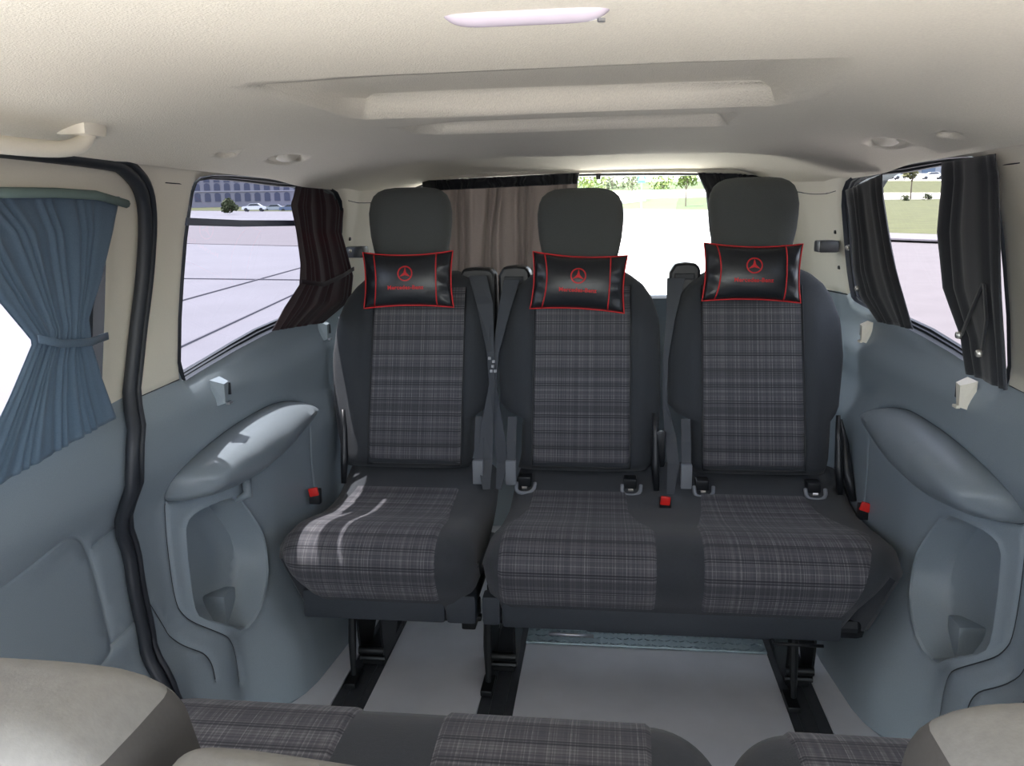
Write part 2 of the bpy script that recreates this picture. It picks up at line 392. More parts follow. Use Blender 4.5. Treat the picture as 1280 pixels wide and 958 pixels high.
def pane(name, poly_yz, side, glass, label, out=.028):
    P = np.array(poly_yz); lo = P.min(0); hi = P.max(0)
    S = surface(P, [], [], [], .06, lambda Q: np.stack([side*(wall_half(Q)+out), Q[:, 0], Q[:, 1]], 1))
    X, T, _ = S['base']; o = mk(name, X, T, glass); tag(o, label, 'window', kind='structure'); return o
w1 = pane('window_1', WIN, -1, GL_L, 'tinted pane of the left rear side window')
w2 = pane('window_2', WIN, 1, GL_R, 'clear pane of the right rear side window')
# horizontal divider bar of the left window, with its little clip
g = G(); ya, yb = 1.54, 2.5
pl = [onx(a, b, -.775) for a, b in ((231, 277), (300, 279.5), (380, 279))]; pl.append([-.78, 2.5, pl[-1][2]])
g.ribbon(pl, .0075, (0, 0, 1), .004); o = g.obj('divider_bar', mat('slate_bar', lin((70, 76, 96)), .5), w1)

# clips on the window sill (two each side)
def sill_clip(px, py, side, label):
    y, z = hit(px, py, side); x = float(wall_surface(np.array([[y, z]]))[0])
    root = empty('sill_clip', (side*x, y, z), label, 'clip', 'belt clips on the window sills')
    a = side*(x+.004); b = side*(x-.022)
    g = G(); g.add([(a, y-.026, z+.030), (b, y-.010, z+.018), (b, y-.012, z-.026), (a, y-.020, z-.034), (a, y+.022, z+.030), (b+side*.002, y+.016, z+.020), (b+side*.004, y+.010, z-.026), (a, y+.010, z-.034)],
        [(0, 1, 2, 3), (4, 7, 6, 5), (0, 4, 5, 1), (1, 5, 6, 2), (2, 6, 7, 3)]); g.obj('body', BEIGE if side > 0 else GREY, root)
    g = G(); g.box((min(b-side*.004, b), y-.010, z-.030), (max(b-side*.004, b)+.004, y+.010, z-.024), .001); g.obj('lip', STEEL if side < 0 else BEIGE, root)
    g = G(); g.box((min(a, b)+.004, y+.017, z-.012), (max(a, b), y+.022, z+.016), .001); g.obj('latch', RUBBER, root)
sill_clip(272, 489, -1, 'small clip on the left sill below the uncovered glass')
sill_clip(402, 413, -1, 'small clip on the left sill beside the outer seat back')
sill_clip(1211, 492, 1, 'small beige clip on the right sill under the nearer black curtain')
sill_clip(1086, 415, 1, 'small beige clip on the right sill under the farther black curtain')

# boxes inside the storage pockets
for side, nm in ((-1, 'left'), (1, 'right')):
    t = empty('pocket_insert', (side*.86, 1.56, .23), 'upright grey box inside the %s storage pocket' % nm, 'box', None)
    g = G(); g.box((min(side*.835, side*.90), 1.685, .16), (max(side*.835, side*.90), 1.745, .318), .006); g.obj('box', GREY, t, smooth='auto')
    c = Vector((side*.868, 1.735, .235)); g = G(); g.box((min(side*.81, side*.865), 1.80, .15), (max(side*.81, side*.865), 1.93, .262), .018); g.obj('rounded_step', GREY, t, smooth='auto')
# coat peg above the left pocket
g = G(); p = hit(299, 618, -1); x = -float(wall_half(np.array([p]))[0])
g.tube([(x-.01, p[0]+.02, p[1]+.05), (x+.016, p[0]+.01, p[1]+.03), (x+.022, p[0], p[1]), (x-.004, p[0]-.012, p[1]-.012)], [.008, .013, .012, .006], 8)
tag(g.obj('bag_hook', GREYD, smooth=True, base=(x, p[0], p[1])), 'grey bag hook over the left storage pocket', 'hook')

# rear belt outlets and screws on the D pillars
for side in (-1, 1):
    c = np.array([side*.735, 2.56, 1.10])
    t = empty('belt_outlet', c, 'black belt outlet on the %s rear pillar' % ('left' if side < 0 else 'right'), 'fitting')
    g = G(); g.box(c-[.030, .035, .018], c+[.030, .035, .018], .008); g.obj('housing', BLACKP, t, smooth='auto')
    for dz in (.042, -.065):
        g = G(); y = 2.57; q = np.array([[y, 1.10+dz]]); xx = side*float(wall_half(q)[0])
        g.tube([(xx+side*.002, y, 1.10+dz), (xx-side*.005, y, 1.10+dz)], [.007, .005], 10); g.obj('screw', BLACKP, t)

# ------------------------------------------------------------------ sliding doors (ahead of the rear trim)
DWIN_L = chaikin([(.35, .90), (.35, 1.20), (.40, 1.245), (.8, 1.245), (1.27, 1.235), (1.315, 1.19), (1.318, 1.0), (1.305, .86), (1.29, .845), (.8, .85), (.40, .86)], 1)
def door(side, name, label):
    root = empty(name, (side*.84, .3, 0), label, 'door', kind='structure')
    outer = np.array([(.0, .02), (.0, 1.312)]+[(p[0]+.014, p[1]+.006) for p in SEAL if p[0] > .1 and p[1] > .02]+[(SEAL[-1][0]+.014, .02)])
    a = chaikin(L_([(-200, 855), (0, 748), (50, 712), (92, 676), (106, 671), (118, 677), (126, 700), (150, 800), (152, 820), (120, 850)]), 2, False)
    b = L_([(128, 684), (166, 652)]); c = L_([(152, 806), (188, 770)])
    split = np.array([(-.1, .86), (.8, .865), (1.2, .872), (1.6, .885), (1.6, 1.4), (-.1, 1.4)])
    def f(P):
        x = wall_half(P) + .018
        for g_ in (a, b, c): x = x + .006*np.exp(-(dist(P, g_, False)/.0035)**2)
        x = x - .012*sstep(.05, .0, dist(P, DWIN_L))
        return np.stack([side*x, P[:, 0], P[:, 1]], 1)
    ex = [(offs(l, d, False), False) for l in (a, b, c) for d in (.003, -.003, .007, -.007)]
    S = surface(outer, [DWIN_L], [('upper', split)], [a, b, c], .025, f, ex)
    for k, (X, T, _) in S.items():
        if side > 0: T = T[:, ::-1]
        mk('door_frame_trim' if k == 'upper' else 'door_panel', X, T, BEIGE if k == 'upper' else GREY, root)
    # rubber seal along the edge of the opening
    path = SEAL
    g = G(); g.tube([(side*(float(wall_half(np.array([p]))[0])+.004), p[0], p[1]) for p in path], .013, 8); g.obj('door_seal', RUBBER, root, smooth=True)
    g = G(); g.tube([(side*(float(wall_half(np.array([p]))[0])-.004), p[0]+.016, p[1]+.006) for p in path[2:]], .007, 6); g.obj('door_seal', RUBBER, root, smooth=True)
    ring = [f(DWIN_L)]; cen = DWIN_L.mean(0)
    for ins, out in ((.006, .014), (.014, .016), (.018, .05)):
        Q = DWIN_L+(cen-DWIN_L)/np.linalg.norm(cen-DWIN_L, axis=1)[:, None]*ins; X = f(Q); X[:, 0] = side*(wall_half(Q)+.01+out); ring.append(X)
    n = len(DWIN_L); g = G(); g.add(np.concatenate(ring), [(k*n+i, k*n+(i+1) % n, (k+1)*n+(i+1) % n, (k+1)*n+i) for k in range(3) for i in range(n)]); g.obj('window_rubber', RUBBER, root, smooth='auto')
    # body ahead of the door, outside the frame of the photo
    return root
d1 = door(-1, 'door_1', 'left sliding door with beige window frame and grey panel')
d2 = door(1, 'door_2', 'right sliding door with beige window frame and grey panel')
pane('window_3', DWIN_L, -1, GL_R, 'pane of the left sliding door', .05)
pane('window_4', DWIN_L, 1, GL_R, 'pane of the right sliding door', .05)

# ------------------------------------------------------------------ ceiling
XC = [0, .3, .5, .60, .66, .70, .728, .742]; ZC = [1.375, 1.370, 1.360, 1.350, 1.337, 1.318, 1.292, 1.262]
R1 = chaikin([(-.40, 1.04), (-.36, 1.02), (.33, .98), (.37, 1.0), (.345, 1.38), (.33, 1.41), (-.335, 1.42), (-.35, 1.39)], 1)
R2 = chaikin([(-.345, 1.495), (.28, 1.485), (.30, 1.50), (.30, 1.68), (.28, 1.70), (-.26, 1.71), (-.28, 1.70)], 1)
def ceil_z(P, feats=True):
    x, y = P[:, 0], P[:, 1]; z = 1.373-.070*(np.abs(x)/.742)**5.0
    z = z - .012*sstep(1.9, 2.15, y) + .018*sstep(2.2, 2.5, y)*sstep(.66, .5, np.abs(x)) - .022*sstep(2.45, 2.95, y)
    if feats:
        i = inside(P, R1)
        sl_ = np.minimum(np.clip((x+.40)/.085, 0, 1), np.clip((.385-x)/.085, 0, 1)); rr = np.clip((1.418-y)/.028, 0, 1); fr = np.clip((y-1.0)/.03, 0, 1)
        z = z + np.where(i, .038*sstep(0, 1, np.minimum(np.minimum(sl_, rr), fr)), 0)
        i = inside(P, R2)
        sl_ = np.minimum(np.clip((x+.345)/.06, 0, 1), np.clip((.315-x)/.03, 0, 1)); rr = np.clip((1.708-y)/.028, 0, 1); fr = np.clip((y-1.485)/.05, 0, 1)
        z = z + np.where(i, .024*sstep(0, 1, np.minimum(np.minimum(sl_, rr), fr)), 0)
        for s in (-1, 1):
            for (cx, cy_, rx, ry, dp) in ((.645, 1.80, .034, .085, .018), (.67, 1.55, .014, .038, .010)):
                q = ((x-s*cx)/rx)**2+((y-cy_)/ry)**2; z = z + dp*sstep(1.0, .6, q)
    return z
OC = np.array([(-.742, -.35), (.742, -.35), (.742, 2.5), (.725, 2.7), (.66, 2.95), (-.66, 2.95), (-.725, 2.7), (-.742, 2.5)])
OC = np.array([a+(b-a)*t for a, b in zip(OC, np.roll(OC, -1, 0)) for t in np.linspace(0, 1, max(2, int(np.linalg.norm(b-a)/.03)))[:-1]])
ell = lambda s, cx, cy_, rx, ry, n=20: np.array([(s*cx+rx*math.cos(2*math.pi*k/n), cy_+ry*math.sin(2*math.pi*k/n)) for k in range(n)])
exc = [(offs(R1, d, True), True) for d in (.0, .01, .02, .03)]+[(offs(R2, d, True), True) for d in (.0, .01, .02)]
for s in (-1, 1):
    for a in ((.645, 1.80, .034, .085), (.67, 1.55, .014, .038)):
        for k in (1, .88, .77): exc.append((ell(s, a[0], a[1], a[2]*k, a[3]*k), True))
edge_lines = [np.array([(s*x, yy) for yy in np.arange(-.34, 2.5, .02)]) for s in (-1, 1) for x in (.60, .63, .66, .68, .70, .715, .728, .736)]
S = surface(OC, [], [], edge_lines, .02, lambda P: np.stack([P[:, 0], P[:, 1], ceil_z(P)], 1), exc)
X, T, _ = S['base']; ceil = mk('ceiling', X, T[:, ::-1], HEAD); tag(ceil, 'pale moulded headliner with two recesses', 'ceiling', kind='structure')

# outer roof skin and lower body, so that light only enters through the glass
g = G(); g.box((-.80, -.35, 1.43), (.80, 3.0, 1.45), .0)
g.box((-.80, -.35, 1.33), (-.76, 3.0, 1.45)); g.box((.76, -.35, 1.33), (.80, 3.0, 1.45)); tag(g.obj('roof_skin', WHITE), 'outer white roof skin above the headliner', 'roof', kind='structure')

for side, nm in ((-1, 'left'), (1, 'right')):
    yy = np.array([(.15, -.05), (3.0, -.05), (3.0, 1.42), (.15, 1.42)])
    S = surface(yy, [offs(WIN, .0, True), DWIN_L], [], [], .10, lambda P: np.stack([side*(.868+.105*sstep(.86, .80, P[:, 1])-.02*sstep(.95, 1.35, P[:, 1])), P[:, 0], P[:, 1]], 1))
    X, T, _ = S['base']; o = mk('body_side', X, T if side < 0 else T[:, ::-1], GREY); tag(o, 'outer body panel behind the %s side trim' % nm, 'panel', kind='structure')

# roof lamp
t = empty('roof_lamp', (.0, .74, 1.374), 'long frosted lamp on the headliner', 'lamp')
P = []
for i in range(25):
    u = math.sin((-1+2*i/24)*math.pi/2); row = []
    for j in range(13):
        a = math.pi*j/12; w = .0135*(1-abs(u)**6)**.5 if abs(u) < 1 else 0
        xx = .003+u*.073; zz = float(ceil_z(np.array([[xx, .74]]), False)[0])
        row.append((xx, .74+w*math.cos(a)+.02*u*0, zz+.001-.010*math.sin(a)*(1-abs(u)**8)))
    P.append(row)
g = G().grid(P); g.obj('lens', LAMP, t, smooth=True)
g = G(); g.tube([(.068, .738, 1.366), (.068, .738, 1.3635)], .0035, 10); g.obj('switch', STEEL, t)
# assist handle on the left, small lens lamps and coat hooks in the dimples
for s, nm in ((-1, 'left'), (1, 'right')):
    t = empty('grab_handle', (s*.665, .94, 1.33), 'beige grab handle above the %s door' % nm, 'handle')
    zc = lambda x_, y_: float(ceil_z(np.array([[x_, y_]]))[0])
    z_ = 1.325
    pts = [(s*.66, 1.105, z_+.02), (s*.655, 1.10, z_-.004), (s*.66, 1.07, z_-.022), (s*.668, 1.0, z_-.026), (s*.67, .86, z_-.026), (s*.66, .79, z_-.022), (s*.655, .77, z_+.02)]
    pts = [Vector(p) for p in chaikin(pts, 2, False)]
    g = G(); g.tube(pts, .0115, 12); g.obj('grip', BEIGE, t, smooth=True)
    for yy in (1.10, .775):
        g = G(); g.box((min(s*.69, s*.64), yy-.028, z_-.004), (max(s*.69, s*.64), yy+.028, z_+.03), .012); g.obj('mount', BEIGE, t, smooth='auto')
    z0 = float(ceil_z(np.array([[s*.645, 1.80]]))[0]); t = empty('coat_hook', (s*.645, 1.80, z0), 'flip-down coat hook in its dimple over the %s rear window' % nm, 'hook')
    P = [[(s*(.620+.052*v-.0), 1.735+.10*u, z0-.022*math.sin(math.pi*min(1, u*1.0)*.9)*(1-(2*v-1)**4)-.001) for v in np.linspace(0, 1, 7)] for u in np.linspace(0, 1, 9)]
    g = G().grid(P); o = g.obj('flap', BEIGE, t, smooth=True)
    solidify(o, .003)

# ------------------------------------------------------------------ tailgate with its window
tg = empty('door_3', (0, 2.97, .3), 'tailgate with wide rear window behind the seats', 'door', kind='structure')
TW = chaikin([(-.60, .93), (-.635, 1.2), (-.63, 1.33), (-.56, 1.366), (0, 1.376), (.56, 1.366), (.63, 1.33), (.635, 1.2), (.60, .93), (.55, .905), (-.55, .905)], 1)
TO = np.array([(-.78, -.0), (.78, -.0), (.78, 1.44), (-.78, 1.44)])
lowp = np.array([(-.79, -.01), (.79, -.01), (.79, .93), (-.79, .93)])
S = surface(TO, [TW], [('low', lowp)], [], .04, lambda P: np.stack([P[:, 0], 2.975+0*P[:, 0]-.03*sstep(.05, .0, dist(P, TW)), P[:, 1]], 1), [(offs(TW, -.02, True), True), (offs(TW, -.045, True), True)])
for k, (X, T, _) in S.items(): mk('lower_panel' if k == 'low' else 'window_surround', X, T, GREY if k == 'low' else BEIGE, tg)
c = np.array([0, 1.12]); rings = []
for ins, yy in ((0, 2.945), (.012, 2.955), (.016, 2.985)):
    Q = TW+(c-TW)/np.linalg.norm(c-TW, axis=1)[:, None]*ins; rings.append(np.stack([Q[:, 0], 0*Q[:, 0]+yy, Q[:, 1]], 1))
n = len(TW); g = G(); g.add(np.concatenate(rings), [(k*n+i, k*n+(i+1) % n, (k+1)*n+(i+1) % n, (k+1)*n+i) for k in range(2) for i in range(n)]); g.obj('window_rubber', RUBBER, tg, smooth='auto')
S = surface(TW, [], [], [], .1, lambda P: np.stack([P[:, 0], 0*P[:, 0]+2.98, P[:, 1]], 1)); X, T, _ = S['base']
tag(mk('window_5', X, T, GL_B), 'clear rear window in the tailgate', 'window', kind='structure')
# aperture arch (rounded beige moulding and rubber around the tailgate opening)
arch = chaikin([(-.69, .60), (-.70, 1.0), (-.685, 1.24), (-.655, 1.315), (-.58, 1.347), (-.3, 1.358), (0, 1.362), (.3, 1.358), (.58, 1.347), (.655, 1.315), (.685, 1.24), (.70, 1.0), (.69, .60)], 3, False)
arch = arch[::2]
g = G(); g.tube([(p[0], 2.90, p[1]) for p in arch], .014, 8); tag(g.obj('trim_1', BEIGE, smooth=True), 'rounded beige moulding around the tailgate opening', 'trim', kind='structure')
g = G(); g.tube([(p[0]*.985, 2.92, p[1]-.014) for p in arch], .007, 8); tag(g.obj('trim_2', RUBBER, smooth=True), 'dark rubber seal inside the tailgate moulding', 'trim', kind='structure')
g = G(); g.tube([(-.56, 2.925, 1.333), (0, 2.925, 1.343), (.60, 2.925, 1.335)], .004, 8); o = g.obj('curtain_rod', STEEL, smooth=True, base=(0, 2.925, 1.335)); tag(o, 'thin curtain rod along the top of the rear window', 'rod')
g = G(); c = ony(748, 220, 2.91); g.box(c-[.008, .006, .012], c+[.008, .006, .008], .002); tag(g.obj('rod_bracket', BLACKP, base=tuple(c)), 'small dark bracket holding the rear curtain rod', 'bracket')

# ------------------------------------------------------------------ floor
fl = empty('floor', (0, 1, 0), 'grey vinyl floor of the van', 'floor', kind='structure')
strips = [(-.90, -.615), (-.525, -.240), (-.150, .523), (.613, .90)]
for a, b in strips:
    g = G(); g.box((a, -.7, -.03), (b, 3.0, 0), .002); g.obj('floor_panel', FLOORM, fl)
for a, b in ((-.615, -.525), (-.240, -.150), (.523, .613)):
    g = G(); g.box((a, -.7, -.03), (b, 3.0, -.006)); g.box((a+.022, -.7, -.03), (a+.030, 3.0, 0)); g.box((b-.030, -.7, -.03), (b-.022, 3.0, 0)); g.obj('seat_rail', RAILM, fl)
g = G(); g.box((-.15, 2.09, 0), (.523, 2.25, .006), .001); tr = g.obj('tread_strip', ALU, fl)
g = G()
for i in range(34):
    for j in range(5):
        x = -.14+i*.0197; y = 2.10+j*.03; a = .6 if (i+j) % 2 else -.6
        rot = Matrix.Rotation(a, 3, 'Z'); g.box((x-.007, y-.002, .006), (x+.007, y+.002, .0085), 0, rot)
g.obj('tread_bump', ALU, tr)['kind'] = 'stuff'

# ------------------------------------------------------------------ seats
def body_ring(a0, a1, zc, yc, dep_f, dep_b, n=44, e=3.2):
    """closed ring in a horizontal-ish slice: x from a0 to a1, front towards -y"""
    out = []; m = (a0+a1)/2; h = (a1-a0)/2
    for k in range(n):
        an = 2*math.pi*k/n; c, s = math.cos(an), math.sin(an)
        x = m+h*math.copysign(abs(c)**(2/e), c); d = math.copysign(abs(s)**(2/e), s)
        y = yc-(dep_f*d if d > 0 else dep_b*d)
        out.append((x, y, zc))
    return out
LEAN = lambda z: 2.185+(z-.49)*.34
def front_off(u, z, bol=.016):
    """front surface relative to the lean plane, u = distance from seat centre"""
    return -.004*np.cos(np.clip(np.abs(u)/.14, 0, 1)*math.pi/2) - bol*np.exp(-((np.abs(u)-.165)/.035)**2)*sstep(.5, .62, z)*sstep(1.0, .9, z)
def backrest(xc, zl, xl, xr, parent):
    zs = np.concatenate([np.linspace(zl[0], zl[-1]-.06, 26), np.linspace(zl[-1]-.05, zl[-1], 9)])
    XLs = np.interp(zs, zl, xl); XRs = np.interp(zs, zl, xr)
    rows = []; n = 56
    for z, a, b in zip(zs, XLs, XRs):
        t = 1.0
        if z > zl[-1]-.05: t = math.sqrt(max(0, 1-((z-(zl[-1]-.05))/.05)**2))*.94+.06
        if z < zl[0]+.03: t = min(t, .75+.25*math.sqrt(max(0, 1-((zl[0]+.03-z)/.03)**2)))
        m, h = (a+b)/2, (b-a)/2; row = []
        for k in range(n):
            an = 2*math.pi*(k+.5)/n; c, s = math.cos(an), math.sin(an); e = 4.2
            x = m+h*math.copysign(abs(c)**(2/e), c); d = math.copysign(abs(s)**(2/e), s)
            yc = LEAN(z)+.055
            y = yc - d*.055*t
            if d > 0: y += float(front_off(x-xc, z))*min(1, d*1.0)*t
            row.append((x, y, z))
        rows.append(row)
    V = [p for r_ in rows for p in r_]; Fc = []
    for i in range(len(rows)-1):
        for k in range(n): Fc.append((i*n+k, i*n+(k+1) % n, (i+1)*n+(k+1) % n, (i+1)*n+k))
    Fc += [tuple(range(n))[::-1], tuple((len(rows)-1)*n+k for k in range(n))]
    o = recalc(mk('backrest', V, Fc, FAB, parent)); return o
def insert_back(xc, parent, wid=.137, z0=.502, z1=1.0, skew=0):
    nu, nv = 26, 60; P = np.zeros((nv, nu, 3)); uv = []
    for i, z in enumerate(np.linspace(z0, z1, nv)):
        for j, u in enumerate(np.linspace(-1, 1, nu)):
            ed = max(abs(u), abs(2*(z-z0)/(z1-z0)-1)); x = u*wid
            off = -.0055+.0075*sstep(.93, 1.0, ed)
            y = LEAN(z)+float(front_off(x, z))*1+off
            if z < z0+.03: y += .010*(1-(z-z0)/.03)**2
            P[i, j] = (xc+skew+x, y, z); uv.append((x+xc*1.7, z))
    g = G().grid(P); return mk('check_insert', g.v, [f[::-1] for f in g.f], PLAID, parent, True, uv)
def piping(xc, parent, z0=.502, z1=1.0, wid=.139):
    for s in (-1, 1):
        pts = [(xc+s*wid, LEAN(z)+float(front_off(wid, z))-.0008, z) for z in np.linspace(z0, z1, 24)]
        g = G(); g.tube(pts, .0022, 6); g.obj('piping', BLACKP, parent, smooth=True)
    g = G(); g.tube([(xc+s, LEAN(z0)-.002, z0-.001) for s in np.linspace(-wid, wid, 8)], .003, 6); g.obj('piping', BLACKP, parent, smooth=True)
def headrest(xc, parent, dz=0):
    zs = np.array([1.075, 1.08, 1.09, 1.11, 1.15, 1.19, 1.22, 1.25, 1.27, 1.283, 1.291, 1.295]); zs = zs+dz
    hw = [.085, .100, .108, .114, .122, .126, .127, .122, .113, .098, .078, .045]
    dp = [.02, .032, .038, .042, .047, .048, .047, .043, .037, .029, .02, .008]
    rows = []; n = 40
    for z, w, d in zip(zs, hw, dp):
        yc = 2.405+(z-1.1)*.10; row = []
        for k in range(n):
            an = 2*math.pi*k/n; c, s = math.cos(an), math.sin(an); e = 2.7
            row.append((xc+w*math.copysign(abs(c)**(2/e), c), yc-d*math.copysign(abs(s)**(2/e), s), z))
        rows.append(row)
    V = [p for r_ in rows for p in r_]; Fc = [(i*n+k, i*n+(k+1) % n, (i+1)*n+(k+1) % n, (i+1)*n+k) for i in range(len(rows)-1) for k in range(n)]
    Fc += [tuple(range(n))[::-1], tuple((len(rows)-1)*n+k for k in range(n))]
    o = recalc(mk('headrest', V, Fc, HRFAB, parent))
    for s in (-1, 1):
        g = G(); g.tube([(xc+s*.05, 2.40, .98), (xc+s*.05, 2.41, 1.10+dz)], .006, 8); g.obj('post', STEEL, o)
    return o
# cushion side profile (y, z): from rear top over the front roll to the lower seam
PROF = np.array(chaikin([(2.26, .50), (2.21, .475), (2.15, .445), (2.08, .436), (2.02, .436), (1.93, .443), (1.85, .462), (1.78, .476), (1.72, .474), (1.678, .452), (1.662, .415), (1.672, .37), (1.700, .325)], 2, False))
ARC = np.concatenate([[0], np.cumsum(np.hypot(*np.diff(PROF, axis=0).T))])
def prof(s): return np.interp(s, ARC, PROF[:, 0]), np.interp(s, ARC, PROF[:, 1])
def profn(s):
    a = np.array(prof(max(s-.004, 0))); b = np.array(prof(min(s+.004, ARC[-1]))); t = b-a; t /= np.linalg.norm(t); return np.array([t[1], -t[0]])
SMAX = ARC[-1]
def edge_side(s, inner, outer, sgn, flare):
    """lateral outline of the cushion along the profile arc"""
    return None
def cushion(xl, xr, parent, name='cushion'):
    """xl, xr: functions of arc fraction giving side outlines"""
    ns, nx = 46, 40; P = np.zeros((ns, nx, 3)); SS = np.linspace(0, SMAX, ns)
    for i, s in enumerate(SS):
        y, z = prof(s); nn = profn(s); a, b = xl(s/SMAX), xr(s/SMAX)
        for j, q in enumerate(np.linspace(-1, 1, nx)):
            qq = math.sin(q*math.pi/2)*.35+q*.65; x = (a+b)/2+(b-a)/2*qq
            de = min(x-a, b-x); r_ = .07; k = 0 if de > r_ else r_*(1-math.sqrt(max(0, 1-((r_-de)/r_)**2)))
            P[i, j] = (x, y-nn[0]*k, z-nn[1]*k)
    g = G().grid(P)
    # skirt: sides and underside
    rim = [(i, 0) for i in range(ns)]; L0 = []; 
    base = len(g.v); zb = .275
    for side in (0, nx-1):
        n0 = len(g.v); g.v += [(P[i, side][0]+(.06 if side == 0 else -.06), min(max(P[i, side][1], 1.72), 2.2), zb) for i in range(ns)]
        g.f += [(i*nx+side, (i+1)*nx+side, n0+i+1, n0+i) for i in range(ns-1)]
        L0.append(n0)
    g.f.append(tuple([L0[0]+i for i in range(ns)]+[L0[1]+i for i in range(ns-1, -1, -1)]))
    n0 = len(g.v); g.v += [(np.clip(P[ns-1, j][0], P[ns-1, 0][0]+.06, P[ns-1, nx-1][0]-.06), 1.72, zb) for j in range(nx)]; g.f += [((ns-1)*nx+j, (ns-1)*nx+j+1, n0+j+1, n0+j) for j in range(nx-1)]
    o = mk(name, g.v, g.f, FAB, parent); recalc(o)
    o.data.set_sharp_from_angle(angle=math.radians(50)); return o
def cush_k(x, a, b): 
    de = min(x-a, b-x); r_ = .07; return 0 if de > r_ else r_*(1-math.sqrt(max(0, 1-((r_-de)/r_)**2)))
def cush_insert(pl_, pr_, xl, xr, parent, s0=.125, s1=None):
    """check cloth laid over the cushion between outlines pl_, pr_ (functions of arc fraction)"""
    s1 = s1 or SMAX-.002; nv, nu = 60, 34; P = np.zeros((nv, nu, 3)); uv = []
    for i, s in enumerate(np.linspace(s0, s1, nv)):
        y, z = prof(s); nn = profn(s); f_ = s/SMAX; a, b = pl_(f_), pr_(f_)
        for j, u in enumerate(np.linspace(0, 1, nu)):
            x = a+(b-a)*u; ed = max(abs(2*u-1), 0); h = .004-.006*sstep(.95, 1.0, ed)
            if i == 0: h = -.002
            h -= cush_k(x, xl(f_), xr(f_))
            P[i, j] = (x, y+nn[0]*h, z+nn[1]*h); uv.append((x, s))
    g = G().grid(P); o = mk('check_insert', g.v, g.f, PLAID, parent, True, uv); return recalc(o)
def seat_frame(xs, parent):
    """folding leg under the cushion: side plates, roller bar, front lever and lock"""
    for x in xs:
        g = G()
        for dx in (-.034, .030):
            g.prism([(1.90, .27), (2.14, .27), (2.10, .10), (2.02, .02), (1.93, .02), (1.915, .10)], 0, x+dx, x+dx+.006)
        lg = g.obj('leg', METD, parent)
        g = G(); g.tube([(x-.034, 1.925, .055), (x+.036, 1.925, .055)], .013, 10); g.tube([(x-.034, 1.93, .028), (x+.036, 1.93, .028)], .008, 8); g.obj('roller', METD, lg, smooth='auto')
        g = G(); g.tube([(x-.030, 1.88, .24), (x-.030, 1.86, .12), (x-.028, 1.85, .025)], [.010, .011, .007], 8)
        g.box((x-.046, 1.82, .0), (x-.016, 1.90, .016), .003); g.obj('lever', METD, lg, smooth='auto')
        g = G(); g.box((x-.01, 1.90, .17), (x+.018, 1.94, .22), .008); g.tube([(x+.045, 1.90, .22), (x+.04, 1.93, .19)], .006, 8); g.obj('latch', STEEL if False else METD, lg, smooth='auto')
        g = G(); g.box((x-.03, 1.93, .006), (x+.03, 2.15, .03), .004); g.obj('floor_lock', METD, lg)
def iso_guide(x, parent, side):
    y0, z0 = 2.165, .452; g = G(); P = []
    g.box((x-.018, y0-.012, z0+.0), (x+.018, y0+.03, z0+.028), .004); r_ = g.obj('anchor_guide', BLACKP, parent, smooth='auto')
    g = G(); pts = [(x-.022, y0-.006, z0+.010), (x-.023, y0-.024, z0-.006), (x-.012, y0-.032, z0-.012), (x+.014, y0-.032, z0-.012), (x+.028, y0-.024, z0-.004), (x+.030, y0-.006, z0+.010)]
    g.tube(chaikin(pts, 1, False), .0055, 8); g.obj('guide_rim', SLEEVE, r_, smooth=True)
    g = G(); g.tube([(x-.006, y0-.020, z0+.0), (x+.008, y0-.020, z0+.0)], .004, 6); g.obj('guide_pin', SNAP, r_)
def lap_belt(x, parent):
    g = G(); g.ribbon([(x, 2.215, .64), (x, 2.185, .58), (x, 2.165, .52)], .013, (1, 0, 0), .004); o = g.obj('buckle_strap', BELT, parent)
    g = G(); g.box((x-.015, 2.145, .458), (x+.015, 2.163, .528), .003, Matrix.Rotation(.0, 3, 'X')); g.obj('buckle_sleeve', SLEEVE, o, smooth='auto')
def red_buckle(x, y, z, parent, tilt=0):
    g = G(); g.box((x-.016, y-.008, z-.035), (x+.016, y+.012, z+.008), .004); o = g.obj('buckle', BLACKP, parent, smooth='auto')
    g = G(); g.box((x-.013, y-.013, z-.010), (x+.013, y-.004, z+.014), .003, Matrix.Rotation(tilt, 3, 'Y')); g.obj('release_button', REDP, o, smooth='auto')
def hinge_side(x, parent, lean=0):
    """recliner cover and slotted arm at the outer side of a backrest"""
    g = G(); g.tube([(x, 2.20, .66), (x+.003, 2.19, .60), (x+.004, 2.175, .52), (x+.006, 2.15, .45)], [.006, .010, .012, .008], 8); g.obj('recliner', BLACKP, parent, smooth=True)
def belt_guide(x0, x1, top, parent, slope):
    """black shoulder outlet behind the inner shoulder of a backrest"""
    m = (x0+x1)/2; y = 2.40
    g = G(); pr = [(x0, .80), (x0, top-.03+slope*.0), (x0+.015, top-.004), (m, top), (x1-.012, top-.004), (x1, top-.02), (x1, .80)]
    g.prism(pr, 1, y, y+.07); o = g.obj('belt_guide', BLACKP, parent)
    bm = o.modifiers.new('bevel', 'BEVEL'); bm.width = .008; bm.segments = 2
    g = G(); g.box((m-.030, y-.006, top-.05), (m+.028, y+.002, top-.032), .003); g.obj('belt_slot', RUBBER, o)
    return o

def fn(xs, vs): return lambda f: float(np.interp(f, xs, vs))
